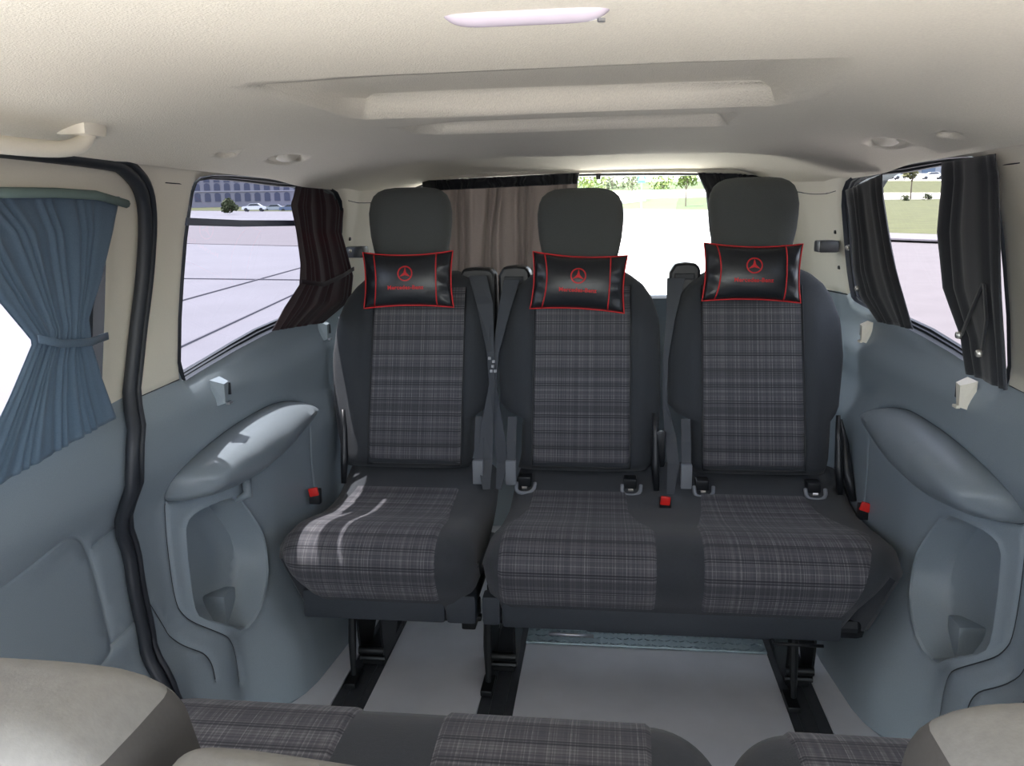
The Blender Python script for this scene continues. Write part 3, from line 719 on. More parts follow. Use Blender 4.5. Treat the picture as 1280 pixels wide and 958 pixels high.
# --- single seat at the left
s1 = empty('rear_chair', (-.49, 1.93, 0), 'single charcoal rear seat with checked inserts beside the left wall', 'seat')
ZL = [.488, .52, .63, .655, .80, .90, .96, 1.00, 1.03, 1.045]
backrest(-.485, ZL, [-.700, -.712, -.738, -.745, -.755, -.745, -.722, -.69, -.655, -.63], [-.325, -.315, -.314, -.272, -.264, -.270, -.282, -.305, -.345, -.38], s1)
insert_back(-.482, s1); piping(-.482, s1); headrest(-.517, s1)
xl1 = fn([0, .3, .55, .75, .9, 1], [-.705, -.715, -.722, -.712, -.690, -.655]); xr1 = fn([0, .3, .55, .75, 1], [-.245, -.235, -.222, -.220, -.222])
cushion(xl1, xr1, s1)
cush_insert(fn([0, .35, .62, .8, 1], [-.63, -.655, -.690, -.690, -.655]), fn([0, .40, .52, .6, 1], [-.345, -.332, -.318, -.312, -.308]), xl1, xr1, s1)
g = G(); g.box((-.648, 1.705, .262), (-.300, 1.74, .335), .01); g.obj('valance', VAL, s1, smooth='auto')
g = G(); g.box((-.298, 1.705, .262), (-.226, 1.75, .335), .01); g.obj('valance', VAL, s1, smooth='auto')
g = G(); g.box((-.66, 1.73, .25), (-.24, 2.2, .30), .02); g.obj('seat_pan', METD, s1)
seat_frame([-.555], s1); lap_belt(-.287, s1); red_buckle(-.722, 2.02, .47, s1, -.2); hinge_side(-.69, s1)
# lock mechanism at the inner side
g = G(); g.box((-.30, 1.90, .14), (-.262, 2.0, .19), .006); g.tube([(-.275, 1.93, .20), (-.270, 1.92, .28)], .006, 8); g.box((-.31, 1.92, .155), (-.25, 1.94, .17), .004); g.obj('inner_lock', METD, s1, smooth='auto')
belt_guide(-.375, -.262, 1.055, s1, 0)
# --- double bench on the right
s2 = empty('rear_bench', (.24, 1.93, 0), 'double charcoal rear bench with two backrests beside the right wall', 'seat')
backrest(.003, ZL, [-.180, -.172, -.170, -.236, -.244, -.236, -.215, -.19, -.155, -.12], [.190, .215, .226, .229, .230, .226, .208, .18, .14, .11], s2)
insert_back(.003, s2); piping(.003, s2); headrest(-.006, s2, -.012)
backrest(.482, ZL, [.322, .312, .312, .252, .250, .258, .280, .31, .35, .385], [.680, .690, .700, .722, .740, .735, .715, .69, .655, .62], s2)
insert_back(.482, s2); piping(.482, s2); headrest(.488, s2, .008)
xl2 = fn([0, .3, .55, .75, 1], [-.190, -.205, -.214, -.214, -.210]); xr2 = fn([0, .25, .5, .7, .85, 1], [.745, .755, .760, .738, .700, .655])
cushion(xl2, xr2, s2)
cush_insert(fn([0, .45, .58, .66, 1], [-.150, -.150, -.185, -.172, -.172])if False else fn([0, .35, .55, .62, 1], [-.125, -.135, -.165, -.168, -.170]), fn([0, .35, .52, .62, 1], [.130, .137, .168, .192, .190]), xl2, xr2, s2)
cush_insert(fn([0, .35, .47, .53, 1], [.345, .318, .302, .292, .286]), fn([0, .30, .50, .60, .72, 1], [.595, .625, .675, .685, .665, .60]), xl2, xr2, s2)
g = G(); g.box((-.165, 1.705, .258), (.60, 1.745, .335), .01); g.obj('valance', VAL, s2, smooth='auto')
g = G(); g.box((-.212, 1.705, .262), (-.168, 1.75, .335), .01); g.obj('valance', VAL, s2, smooth='auto')
g = G(); g.box((.03, 1.715, .250), (.45, 1.76, .30), .008); g.obj('valance', VAL, s2, smooth='auto')
g = G(); g.box((-.20, 1.73, .25), (.66, 2.2, .30), .02); g.obj('seat_pan', METD, s2)
for a, b in ((-.055, .05), (.45, .56)):
    g = G(); g.tube([(a, 1.700, .250+.002), (b, 1.700, .250+.001)], .004, 8); g.obj('release_bar', STEEL if a < 0 else METD, s2, smooth=True)
seat_frame([-.195, .568], s2); lap_belt(-.193, s2); lap_belt(.295, s2)
iso_guide(-.155, s2, -1); iso_guide(.142, s2, 1); iso_guide(.340, s2, -1); iso_guide(.638, s2, 1)
red_buckle(.232, 2.06, .455, s2, .1); red_buckle(.738, 2.05, .455, s2, .3); hinge_side(.208, s2); hinge_side(.70, s2)
g = G(); g.tube([(.715, 2.23, .64), (.722, 2.20, .58), (.728, 2.17, .50), (.735, 2.13, .44)], [.006, .012, .014, .008], 8); g.obj('recliner', BLACKP, s2, smooth=True)
belt_guide(-.252, -.155, 1.060, s2, 0); belt_guide(.255, .345, 1.065, s2, 0)
# shoulder belts hanging between the seats
def strap(name, pts, w, sides, label, parent=None):
    g = G(); g.ribbon(pts, w, sides, .0015); o = g.obj(name, BELT, parent, base=None if parent else tuple(pts[0])); 
    if label and not parent: tag(o, label, 'seat belt')
    return o
def P_(px, py, y): return tuple(ony(px, py, y))
strap('shoulder_belt', [P_(597, 345, 2.375), P_(606, 380, 2.33), P_(613, 440, 2.26), P_(615, 480, 2.235), P_(609, 530, 2.20), P_(606, 575, 2.17), P_(608, 612, 2.13)], [.027, .024, .011, .009, .018, .022, .010], [(1, 0, 0), (1, .2, 0), (1, .6, 0), (.8, .6, 0), (1, .4, 0), (1, .2, 0), (1, .3, 0)], '', s1)
strap('shoulder_belt', [P_(640, 350, 2.375), P_(630, 390, 2.33), P_(620, 440, 2.27), P_(618, 480, 2.245), P_(624, 540, 2.20), P_(628, 580, 2.17), P_(623, 612, 2.13)], [.024, .018, .009, .008, .016, .017, .008], [(1, -.2, 0)]*3+[(.8, -.6, 0)]+[(1, -.3, 0)]*3, '', s2)
strap('shoulder_belt', [P_(845, 348, 2.375), P_(838, 400, 2.33), P_(832, 450, 2.29), P_(831, 500, 2.25), P_(838, 545, 2.20), P_(842, 580, 2.165), P_(838, 618, 2.11)], [.026, .012, .007, .007, .016, .017, .010], [(1, -.2, 0)]*3+[(.8, -.6, 0)]+[(1, -.3, 0)]*3, '', s2)
g = G()
for px, py in ((612, 448), (617, 452), (616, 458), (614, 464), (619, 464)):
    c = ony(px, py, 2.22); g.box(c-.004, c+.004, .001)
g.obj('belt_tongue', STEEL, s1)
g = G(); g.box(tuple(ony(826, 560, 2.19)-[.016, .01, .055]), tuple(ony(826, 560, 2.19)+[.012, .01, .05]), .008); g.obj('recliner', BLACKP, s2, smooth='auto')

# ------------------------------------------------------------------ neck pillows
def pillow_y(u, v):    # half thickness at u, v in [-1, 1]
    return .036*((1-np.abs(u)**2.6)*(1-np.abs(v)**2.2)).clip(0, 1)**.55
def pillow_pt(u, v, front=1):
    x = .134*u*(1-.055*(1-v*v))+.0; z = .081*v*(1-.13*(1-u*u)*(1 if v > 0 else .75)) 
    wr_ = .0035*np.sin(9*v+4*u)*np.exp(-((abs(u)-.86)/.10)**2)
    return np.array([x, -front*(pillow_y(np.array(u), np.array(v))+wr_*front), z])
def inv_uv(x, z):
    u, v = x/.134, z/.081
    for _ in range(8): u = x/(.134*(1-.055*(1-v*v))); v = z/(.081*(1-.13*(1-u*u)*(1 if v > 0 else .75)))
    return u, v
def pillow(loc, rot, label):
    root = empty('neck_pillow', loc, label, 'pillow', 'neck pillows strapped below the headrests')
    q = Vector((0, 0, 0)); nu, nv = 41, 25
    for fr, nm in ((1, 'f'), (-1, 'b')): pass
    g = G()
    for fr in (1, -1):
        g.grid([[pillow_pt(u, v, fr) for v in np.linspace(-1, 1, nv)] for u in np.linspace(-1, 1, nu)], fr < 0)
    def loc_mesh(name, g_, m_, par=root, sm=True):
        me = bpy.data.meshes.new(name); me.from_pydata([tuple(map(float, v)) for v in g_.v], [], g_.f); me.materials.append(m_)
        bm = bmesh.new(); bm.from_mesh(me); bmesh.ops.remove_doubles(bm, verts=bm.verts, dist=1e-5); bmesh.ops.recalc_face_normals(bm, faces=bm.faces); bm.to_mesh(me); bm.free()
        if sm:
            for p in me.polygons: p.use_smooth = True
        o = bpy.data.objects.new(name, me); COL.objects.link(o); o.parent = par; return o
    cov = loc_mesh('cover', g, LEATH)
    per = [(u, -1) for u in np.linspace(-1, 1, 24)]+[(1, v) for v in np.linspace(-1, 1, 14)[1:]]+[(u, 1) for u in np.linspace(1, -1, 24)[1:]]+[(-1, v) for v in np.linspace(1, -1, 14)[1:-1]]
    g = G(); g.tube([pillow_pt(u, v)*np.array([1.005, 1, 1.01]) for u, v in per], .0022, 6, True); loc_mesh('piping', g, REDT)
    for s in (-1, 1):
        g = G(); g.tube([pillow_pt(s*(.70-.05*v*v*(1 if s > 0 else -1)), v)-np.array([0, .0008, 0]) for v in np.linspace(-1, 1, 22)], .0020, 6); loc_mesh('piping', g, REDT)
    # embroidered emblem: ring with a three-pointed star
    def flat(x, z, lift=.0012):
        u, v = inv_uv(x, z); return (x, -float(pillow_y(np.array(u), np.array(v)))-lift, z)
    g = G(); n = 36; cz = .016; r0, r1 = .0185, .0222
    for i in range(n):
        a, b = 2*math.pi*i/n, 2*math.pi*(i+1)/n
        g.add([flat(r_*math.sin(t), cz+r_*math.cos(t)) for r_, t in ((r0, a), (r1, a), (r1, b), (r0, b))], [(0, 1, 2, 3)])
    for k in range(3):
        t = 2*math.pi*k/3; tip = (.019*math.sin(t), cz+.019*math.cos(t)); l = (.0048*math.sin(t-1.05), cz+.0048*math.cos(t-1.05)); r_ = (.0048*math.sin(t+1.05), cz+.0048*math.cos(t+1.05))
        mid = lambda a, b: ((a[0]+b[0])/2, (a[1]+b[1])/2)
        g.add([flat(0, cz), flat(*l), flat(*tip), flat(*r_)], [(0, 1, 2), (0, 2, 3)])
    loc_mesh('emblem', g, REDT, cov, False)
    cu = bpy.data.curves.new('lettering', 'FONT'); cu.body = 'Mercedes-Benz'; cu.size = .0158; cu.align_x = 'CENTER'; cu.extrude = 0; cu.offset = .0005; cu.resolution_u = 3; cu.space_character = 1.08
    to = bpy.data.objects.new('tmp', cu); COL.objects.link(to); dg = bpy.context.evaluated_depsgraph_get()
    me = bpy.data.meshes.new_from_object(to.evaluated_get(dg)); bpy.data.objects.remove(to)
    for v in me.vertices: v.co = Vector(flat(v.co.x, v.co.y-.029, .0014))
    me.materials.clear(); me.materials.append(REDT); o = bpy.data.objects.new('lettering', me); COL.objects.link(o); o.parent = cov
    root.rotation_euler = rot; return root
pillow(tuple(ony(510, 350, 2.30)), (math.radians(-8), math.radians(-.5), 0), 'black neck pillow with red piping on the single left seat')
pillow(tuple(ony(723, 353, 2.30)), (math.radians(-8), math.radians(3), 0), 'black neck pillow with red piping on the middle seat back')
pillow(tuple(ony(940, 341, 2.315)), (math.radians(-10), math.radians(1.5), 0), 'black neck pillow with red piping on the right-hand seat back')

# ------------------------------------------------------------------ curtains
def curtain(name, pln, le, ri, folds, amp, mat_, label, seed=0, rows=46, group=None, head=True, unproj=True):
    """le/ri: pixel outlines from top to bottom; pln(px,py)->point; folds run down"""
    rnd = np.random.RandomState(seed); cols = folds*8+1
    le = np.array(le, float); ri = np.array(ri, float)
    tl = np.linspace(0, 1, len(le)); tr_ = np.linspace(0, 1, len(ri)); P = np.zeros((rows, cols, 3)); amp = amp*.62; ph = rnd.rand(folds+2)*1.5; wdt = .7+rnd.rand(folds+2)*.6
    nrm = None
    ps = [pln(*le[0]), pln(*ri[0]), pln(*le[-1])]; nrm = np.cross(ps[1]-ps[0], ps[2]-ps[0]); nrm /= np.linalg.norm(nrm)
    if nrm@(CAMLOC-ps[0]) < 0: nrm = -nrm
    for i, v in enumerate(np.linspace(0, 1, rows)):
        a = np.array([np.interp(v, tl, le[:, k]) for k in (0, 1)]); b = np.array([np.interp(v, tr_, ri[:, k]) for k in (0, 1)])
        A, B = pln(*a), pln(*b)
        for j, u in enumerate(np.linspace(0, 1, cols)):
            f_ = (u+.35/folds*math.sin(folds*2.3*u+seed)+.25/folds*math.sin(folds*1.1*u+2*seed))*folds; k = int(f_); w_ = math.sin(2*math.pi*(f_)+.5*math.sin(3*v+ph[k % len(ph)]))
            w_ = math.copysign(abs(w_)**.8, w_)*wdt[k % len(wdt)]
            w2 = .3*math.sin(4.7*math.pi*f_/2+v*4+seed)
            am = amp*(1+.3*w2)*(.35+.65*min(1, v/.10))
            p = A+(B-A)*(u+.010*math.sin(6*v+5*u*folds/4)*math.sin(math.pi*u))+nrm*(am*w_+.006*math.sin(math.pi*v))
            P[i, j] = p
    g = G().grid(P); o = mk(name, g.v, g.f, mat_, None, True, None, tuple(P[0, cols//2])); solidify(o, .0012)
    return tag(o, label, 'curtain' if label else None, group)
PXl = lambda a, b: onx(a, b, -.757)
PXr = lambda a, b: onx(a, b, .735)
PD = lambda a, b: onx(a, b, -.762)
PB = lambda a, b: ony(a, b, 2.90)
c1 = curtain('curtain', PD, [(-170, 226), (-70, 290), (-10, 370), (38, 428), (8, 500), (-25, 570), (-60, 640)], [(150, 246), (140, 290), (124, 350), (107, 398), (112, 430), (127, 475), (146, 522)], 13, .004, CURTB, 'tied-back curtain on the left sliding door, bluish flare haze in its colour', 1, 60)
c2 = curtain('curtain', PXl, [(369, 233), (360, 256), (366, 290), (371, 330), (370, 356), (352, 385), (338, 414)], [(420, 238), (427, 262), (423, 290), (431, 320), (438, 345), (436, 375), (402, 404)], 8, .008, CURTS, 'dark reddish curtain gathered at the back of the left window', 2)
c3 = curtain('curtain', PXr, [(1057, 238), (1063, 262), (1068, 300), (1070, 340), (1076, 370), (1096, 402)], [(1104, 217), (1108, 250), (1117, 300), (1124, 335), (1132, 370), (1141, 412)], 5, .008, CURT, 'black curtain gathered at the back of the right window', 3)
c4 = curtain('curtain', PXr, [(1178, 203), (1181, 230), (1176, 290), (1182, 360), (1203, 420), (1207, 466)], [(1246, 192), (1253, 220), (1257, 290), (1257, 360), (1258, 430), (1258, 488)], 4, .008, CURT, 'wider black curtain hanging at the front of the right window', 4)
c5 = curtain('curtain', PB, [(530, 228), (530, 300), (530, 420)], [(723, 219), (716, 300), (708, 420)], 13, .022, CURTG, 'wide pleated grey brown curtain over the left of the rear window', 5)
c6 = curtain('curtain', PB, [(871, 215), (882, 240), (888, 290), (892, 420)], [(950, 215), (960, 260), (985, 300), (985, 420)], 8, .008, CURT, 'black curtain tied to the right edge of the rear window', 6)
# gathered header tapes, tie bands and snaps (parts of their curtains)
def cpart(fn_, name, mat_, par, sm=True):
    g = G(); fn_(g); return g.obj(name, mat_, par, smooth=sm)
cpart(lambda g: g.tube([PD(-170, 243)+[.012, 0, .002], PD(60, 243)+[.012, 0, .002], PD(112, 246)+[.012, 0, .002], PD(150, 255)+[.012, 0, 0]], .0075, 8), 'header_tape', mat('olive_tape', lin((98, 116, 112)), .8), c1)
cpart(lambda g: g.ribbon([PD(34, 424)+[.018, 0, 0], PD(60, 430)+[.024, 0, 0], PD(95, 428)+[.024, 0, 0], PD(122, 420)+[.018, 0, 0]], .006, (0, 0, 1)), 'tie_band', CURTB, c1)
def crimp(g, p0, p1, n, r, dirv):
    for i in range(n):
        t = (i+.5)/n; c = np.array(p0)*(1-t)+np.array(p1)*t; g.tube([c+np.array([0, 0, r*.8]), c-np.array([0, 0, r*2.2])], [r, r*.7], 6)
hd = curtain('gathered_header', lambda a, b: ony(a, b, 2.872), [(528, 226), (530, 239)], [(724, 216), (722, 230)], 16, .012, CURT, None, 8, 8)
ml = hd.matrix_basis.copy(); hd.parent = c5; hd.location = hd.location - c5.location
for k_ in ('label', 'category'):
    if k_ in hd: del hd[k_]
cpart(lambda g: g.ribbon([PXl(370, 352)+[.016, 0, 0], PXl(395, 356)+[.022, 0, 0], PXl(420, 345)+[.022, 0, 0], PXl(437, 336)+[.014, 0, 0]], .006, (0, 0, 1)), 'tie_band', CURTS, c2)
cpart(lambda g: g.ribbon([PXr(1238, 355)-[.012, 0, 0], PXr(1226, 385)-[.014, 0, 0], PXr(1211, 419)-[.013, 0, 0]], .0045, (0, 1, .3)), 'tie_band', CURT, c4)
cpart(lambda g: g.ribbon([PXr(1239, 355)-[.012, 0, 0], PXr(1244, 400)-[.014, 0, 0], PXr(1237, 440)-[.013, 0, 0]], .0045, (0, 1, .1)), 'tie_band', CURT, c4)
for (px, py, cu_) in ((1211, 419, c4), (1237, 442, c4), (1068, 310, c3), (1080, 361, c3)):
    c = PXr(px, py)-[.018, 0, 0]; cpart(lambda g: g.tube([c+[.003, 0, 0], c-[.004, 0, 0]], [.008, .006], 12), 'snap', SNAP, cu_)
for (px, py) in ((428, 395), (417, 398), (430, 314)):
    c = PXl(px, py)+[.02, 0, 0]; cpart(lambda g: g.tube([c-[.003, 0, 0], c+[.004, 0, 0]], [.006, .005], 12), 'snap', SNAP, c2)

# ------------------------------------------------------------------ second row, turned to face the rear, seen from above
def front_cushion(x0, x1, name, label, ins, gaps):
    root = empty(name, ((x0+x1)/2, .8, 0), label, 'seat')
    yf, yb, zt = 1.10, .56, .475
    rows = []; nx, ny = 60, 26; P = np.zeros((nx, ny, 3))
    pr = chaikin([(yb, zt-.02), (yb+.15, zt-.015), (yb+.3, zt-.003), (yf-.12, zt+.008), (yf-.055, zt+.002), (yf-.012, zt-.028), (yf, zt-.08), (yf-.02, zt-.16)], 2, False)
    ar = np.concatenate([[0], np.cumsum(np.hypot(*np.diff(pr, axis=0).T))])
    def pt(x, s, lift=0):
        y = np.interp(s, ar, pr[:, 0]); z = np.interp(s, ar, pr[:, 1]); de = min(x-x0, x1-x); r_ = .10
        k = 0 if de > r_ else r_*(1-math.sqrt(max(0, 1-((r_-de)/r_)**2)))
        return np.array([x, y-k*.95+lift*.5*(s > ar[-1]*.75), z-k*.35+lift])
    xs = (x0+x1)/2+(x1-x0)/2*np.sin(np.linspace(-1, 1, nx)*math.pi/2)
    g = G().grid([[pt(x, s) for s in np.linspace(0, ar[-1], ny)] for x in xs]); n = len(g.v)
    g.box((x0+.05, yb, .26), (x1-.05, yf-.09, zt-.06), .02); o = g.obj('cushion', FAB, root, smooth=True)
    for (a0, a1, b0, b1) in ins:   # back left/right, front left/right
        uv = []; nu, nv = 30, 40; Q = np.zeros((nu, nv, 3))
        for i, u in enumerate(np.linspace(0, 1, nu)):
            for j, s in enumerate(np.linspace(0, ar[-1]-.01, nv)):
                f_ = s/ar[-1]; L0 = a0+(b0-a0)*f_; R0 = a1+(b1-a1)*f_; x = L0+(R0-L0)*u
                ed = abs(2*u-1); Q[i, j] = pt(x, s, .004-.006*sstep(.95, 1, ed)); uv.append((x*1.0, s))
        g = G().grid(Q); recalc(mk('check_insert', g.v, g.f, PLAID, root, True, uv))
    for x in gaps:
        g = G(); g.box((x-.03, yb+.05, 0), (x+.03, yf-.25, .27), .01); g.obj('leg', METD, root)
    return root
def seat_back(x0, x1, yb, zt, lean, root, m_, r=.06, th=.10, name='backrest', tilt=0.0, sd=3):
    """rear-facing backrest: rounded slab leaning towards the camera"""
    rows = []; zs = np.concatenate([np.linspace(.45, zt-r, 14), zt-r+r*np.sin(np.linspace(0.08, 1, 9)*math.pi/2)]); n = 48
    for z in zs:
        k = 0 if z <= zt-r else r*(1-math.sqrt(max(0, 1-((z-zt+r)/r)**2)))
        a, b = x0+k*1.1, x1-k*1.1; yc = yb-(z-.45)*lean; t = max(.012, th/2-k*.75); row = []
        for q in range(n):
            an = 2*math.pi*q/n; c, s = math.cos(an), math.sin(an); e = 7.0
            x = (a+b)/2+(b-a)/2*math.copysign(abs(c)**(2/e), c)
            row.append((x, yc-t*math.copysign(abs(s)**(2/e), s), z+tilt*(x-(x0+x1)/2)*(z-.45)))
        rows.append(row)
    V = [p for r_ in rows for p in r_]; Fc = [(i*n+k, i*n+(k+1) % n, (i+1)*n+(k+1) % n, (i+1)*n+k) for i in range(len(rows)-1) for k in range(n)]
    Fc += [tuple(range(n))[::-1], tuple((len(rows)-1)*n+k for k in range(n))]
    side = [f for f in Fc if len(f) == 4 and f[0]//n < 16 and all((q % n) <= sd or (q % n) >= n-sd or abs((q % n)-n//2) <= sd for q in f)] if m_ is FGFAB else []
    ss = set(side); o = recalc(mk(name, V, [f for f in Fc if f not in ss], m_, root))
    if side: mk('side_panel', V, side, FGDARK, root)['label'] = 'dark side cloth'
    return o
b1 = front_cushion(-.66, .236, 'middle_bench', 'rear-facing double bench with checked inserts at the bottom edge', [(-.63, -.305, -.60, -.285), (-.150, .130, -.170, .150)], (-.195, .1, -.5))
b2 = front_cushion(.246, .72, 'middle_chair', 'rear-facing single seat with checked insert at the bottom right', [(.345, .62, .325, .60)], (.568,))
seat_back(-.66, -.1975, .535, .93, .30, b1, FGFAB, .05, .12)
seat_back(-.190, .235, .50, .885, .30, b1, FGFAB, .05, .09, tilt=-.25)
seat_back(.246, .72, .53, .948, .30, b2, FGFAB, .055, .11)

# ------------------------------------------------------------------ outside: ground rises gently to the rear
GZ0, GSL = -.62, .030
def gz(y): return GZ0+GSL*y
def ong(px, py):
    d = ray(px, py); t = (GZ0-CAMLOC[2])/(d[2]-GSL*d[1]); return CAMLOC+d*t
def along(px, py, D):      # point on the pixel ray at forward distance D
    d = ray(px, py); return CAMLOC+d*D
def quad(name, pts, m_, lift, parent=None):
    V = [(p[0], p[1], gz(p[1])+lift) for p in pts]; n = len(V)
    g = G(); g.add(V+[(a, b, c-.05) for a, b, c in V], [tuple(range(n)), tuple(range(n, 2*n))[::-1]]+[(i, (i+1) % n, (i+1) % n+n, i+n) for i in range(n)])
    return g.obj(name, m_, parent)
PAVE = mat('pale_paving', lin((104, 101, 107)), .8, .06, .6, .1); PAVE2 = mat('pink_grey_paving', lin((94, 87, 91)), .8, .05, .8)
PAD = mat('bounce_and_path_concrete', lin((196, 192, 186)), .8, .05, .8)
ROAD = mat('bright_concrete', lin((205, 203, 199)), .8, .04, .5); GRASS = mat('rear_grass', lin((44, 60, 8)), .95, .25, .8, .2); GRASS2 = mat('right_grass', lin((72, 75, 40)), .95, .2, 1.2, .2)  # GRASS is the base green of the rear lawns
ASPH = mat('pale_asphalt', lin((92, 87, 90)), .85, .06, 2); KERB = mat('kerb_stone', lin((104, 100, 106)), .8, .05, 3); JOINT = mat('paving_joint', lin((99, 96, 103)), .9)
gr = empty('ground', (0, 0, GZ0), 'open paved ground around the van', 'ground', kind='structure')
def plane_strip(name, x0, x1, y0, y1, m_, lift):
    return quad(name, [(x0, y0), (x1, y0), (x1, y1), (x0, y1)], m_, lift, gr)
plane_strip('paving', -400, 3.5, -60, 400, PAVE, 0.0)
plane_strip('paving', 3.5, 300, -60, 400, ASPH, 0.0)
plane_strip('bounce_pad', -2.4, 2.2, -9, 4.0, PAD, .004)  # unseen pale pad added under the van to bounce light into the cabin
# rear concrete (behind the van) is brighter
quad('forecourt', [(-2.0, 4.0), (1.7, 4.0), (11, 74), (-14, 74)], ROAD, .01, gr)
# pinkish band across the left paving and slab joints
a = [ong(150, 280), ong(500, 283), ong(500, 311), ong(150, 303)]; quad('paving_band', [(p[0], p[1]) for p in a], PAVE2, .02, gr)
for (p, q) in (((150, 348), (480, 352)), ((150, 470), (450, 330)), ((200, 560), (460, 395)), ((150, 398), (460, 312))):
    A, B = ong(*p), ong(*q); d = (B-A)[:2]; nrm = np.array([-d[1], d[0]])/np.linalg.norm(d)*.018
    quad('slab_joint', [tuple(A[:2]-nrm), tuple(B[:2]-nrm), tuple(B[:2]+nrm), tuple(A[:2]+nrm)], JOINT, .025, gr)
# left verge
a = [ong(60, 262), ong(560, 266), ong(560, 260), ong(60, 256)]; vl = quad('grass_verge', [(p[0], p[1]) for p in a], GRASS2, .03, gr)
# lawn behind the road at the rear
# right lawn and kerb
a = [ong(1045, 293), ong(1330, 303), ong(1330, 249), ong(1045, 248)]; quad('lawn', [(p[0], p[1]) for p in a], GRASS2, .12, gr)
a = [ong(1045, 300), ong(1330, 311), ong(1330, 303), ong(1045, 293)]; quad('kerb', [(p[0], p[1]) for p in a], KERB, .12, gr)
a = [ong(1045, 311), ong(1330, 322), ong(1330, 700), ong(1045, 420)]
# rising banks farther off
def bank(name, x0, x1, py0, py1, D0, D1, m_):
    A, B = along(x0, py0, D0), along(x1, py0, D0); C_, D_ = along(x1, py1, D1), along(x0, py1, D1)
    g = G(); V = [A, B, C_, D_]; V += [v-np.array([0, 0, 1.5]) for v in V]; g.add(V, [(0, 1, 2, 3), (7, 6, 5, 4), (0, 4, 5, 1), (1, 5, 6, 2), (2, 6, 7, 3), (3, 7, 4, 0)]); return g.obj(name, m_, gr)
def bank4(name, c, m_):
    V = [along(*q) for q in c]; V += [v-np.array([0, 0, 1.5]) for v in V]
    g = G(); g.add(V, [(0, 1, 2, 3), (7, 6, 5, 4), (0, 4, 5, 1), (1, 5, 6, 2), (2, 6, 7, 3), (3, 7, 4, 0)]); return g.obj(name, m_, gr)
bank4('lawn', [(500, 279, 68), (1055, 256, 72), (1055, 243, 105), (500, 254, 105)], GRASS)
bank4('footpath', [(690, 259.5, 78), (808, 247.5, 98), (806, 246.3, 99), (690, 256.5, 80)], PAD)
bank4('far_road', [(500, 254.2, 105.2), (1055, 243.2, 105.2), (1055, 234, 122), (500, 243, 122)], PAD)
bank4('far_lawn', [(500, 243.2, 122.3), (1055, 234.2, 122.3), (1055, 224, 190), (500, 232, 190)], GRASS)
bank('bank', 1040, 1340, 249, 241, 95, 115, PAD); bank('bank', 1040, 1340, 241, 226, 115.5, 150, GRASS2); bank('bank', 1040, 1340, 227, 217, 150.5, 200, ROAD)

LEAF = [mat('leaf_green_%s' % n, lin(c), .8, .3, 3) for n, c in (('light', (96, 112, 50)), ('mid', (76, 94, 44)), ('dark', (62, 70, 42)), ('olive', (98, 98, 62)), ('pale', (108, 114, 84)))]
BARK = mat('bark', lin((110, 98, 84)), .9, .2, 20)
def tree(base, h, r, m_, label, cat='tree', group=None, trunk=True, seed=0, flat=1.0, n=420):
    rnd = random.Random(seed); base = np.array(base, float)
    root = empty('tree' if cat == 'tree' else 'shrub', base, label, cat, group)
    cz = h-r*flat*.8 if trunk else r*flat*.75
    if trunk:
        g = G(); g.tube([base, base+[0, 0, h*.35], base+[.04*r, 0, h*.75]], [h*.022, h*.016, h*.008], 7)
        for k in range(4):
            a = k*1.6+rnd.random(); g.tube([base+[0, 0, h*.42], base+[r*.5*math.cos(a), r*.5*math.sin(a), cz+r*.2]], [h*.009, h*.003], 5)
        g.obj('trunk', BARK, root)
    else:
        g = G(); g.tube([base-[0, 0, .05], base+[0, 0, r*.5]], [r*.1, r*.05], 6); g.obj('trunk', BARK, root)
    g = G(); cl = [(rnd.uniform(-.6, .6), rnd.uniform(-.6, .6), rnd.uniform(-.55, .6), rnd.uniform(.3, .5)) for _ in range(12)]
    for i in range(n):
        c = cl[i % 12]; v = Vector((rnd.gauss(0, 1), rnd.gauss(0, 1), rnd.gauss(0, 1))).normalized()*c[3]*rnd.uniform(.7, 1.05)
        p = Vector((c[0]*r+v.x*r, c[1]*r+v.y*r, cz+(c[2]*r+v.z*r)*flat)); s = r*(.085 if r > 1.5 else .15)*rnd.uniform(.7, 1.5)
        a = Vector((rnd.gauss(0, 1), rnd.gauss(0, 1), rnd.gauss(0, 1))).normalized(); b = a.orthogonal().normalized(); q = Vector(base)+p
        g.add([q-a*s, q-b*s*.6, q+a*s, q+b*s*.6], [(0, 1, 2, 3)])
    g.obj('foliage', m_, root, fix=False); return root
def at_ground(px, py): p = ong(px, py); return p
# rear view
tree(at_ground(857, 259.5), 4.1, 1.25, LEAF[0], 'young round tree on the lawn right of the blue sign', seed=1)
for i, (px, D, h, r, k, lb) in enumerate([(790, 100, 3.6, 1.9, 4, 'pale loose tree left of the blue sign'), (738, 110, 4.5, 2.8, 0, 'light green tree above the middle headrest'), (900, 125, 4.5, 2.4, 4, 'pale tree behind the right rear curtain'),
        (828, 130, 3.6, 2.6, 0, 'low light green tree right behind the blue sign'), (765, 135, 4.0, 3.2, 4, 'broad pale tree far behind the lawn'), (560, 120, 5, 3.0, 1, 'green tree behind the pleated rear curtain')]):
    b = along(px, 246-(D-100)*.2, D); tree(b, h, r, LEAF[k], lb, seed=10+i)
for i, px in enumerate((700, 745, 790, 835, 880, 925)):
    b = along(px, 229, 185+6*(i%2)); tree(b, 6.5, 3.9, LEAF[(0, 4, 0, 4, 3, 0)[i]], ('leftmost','second from the left','third from the left','third from the right','second from the right','rightmost')[i]+' of the distant trees along the horizon', 'tree', 'distant trees along the horizon', seed=40+i, n=300, flat=.75)
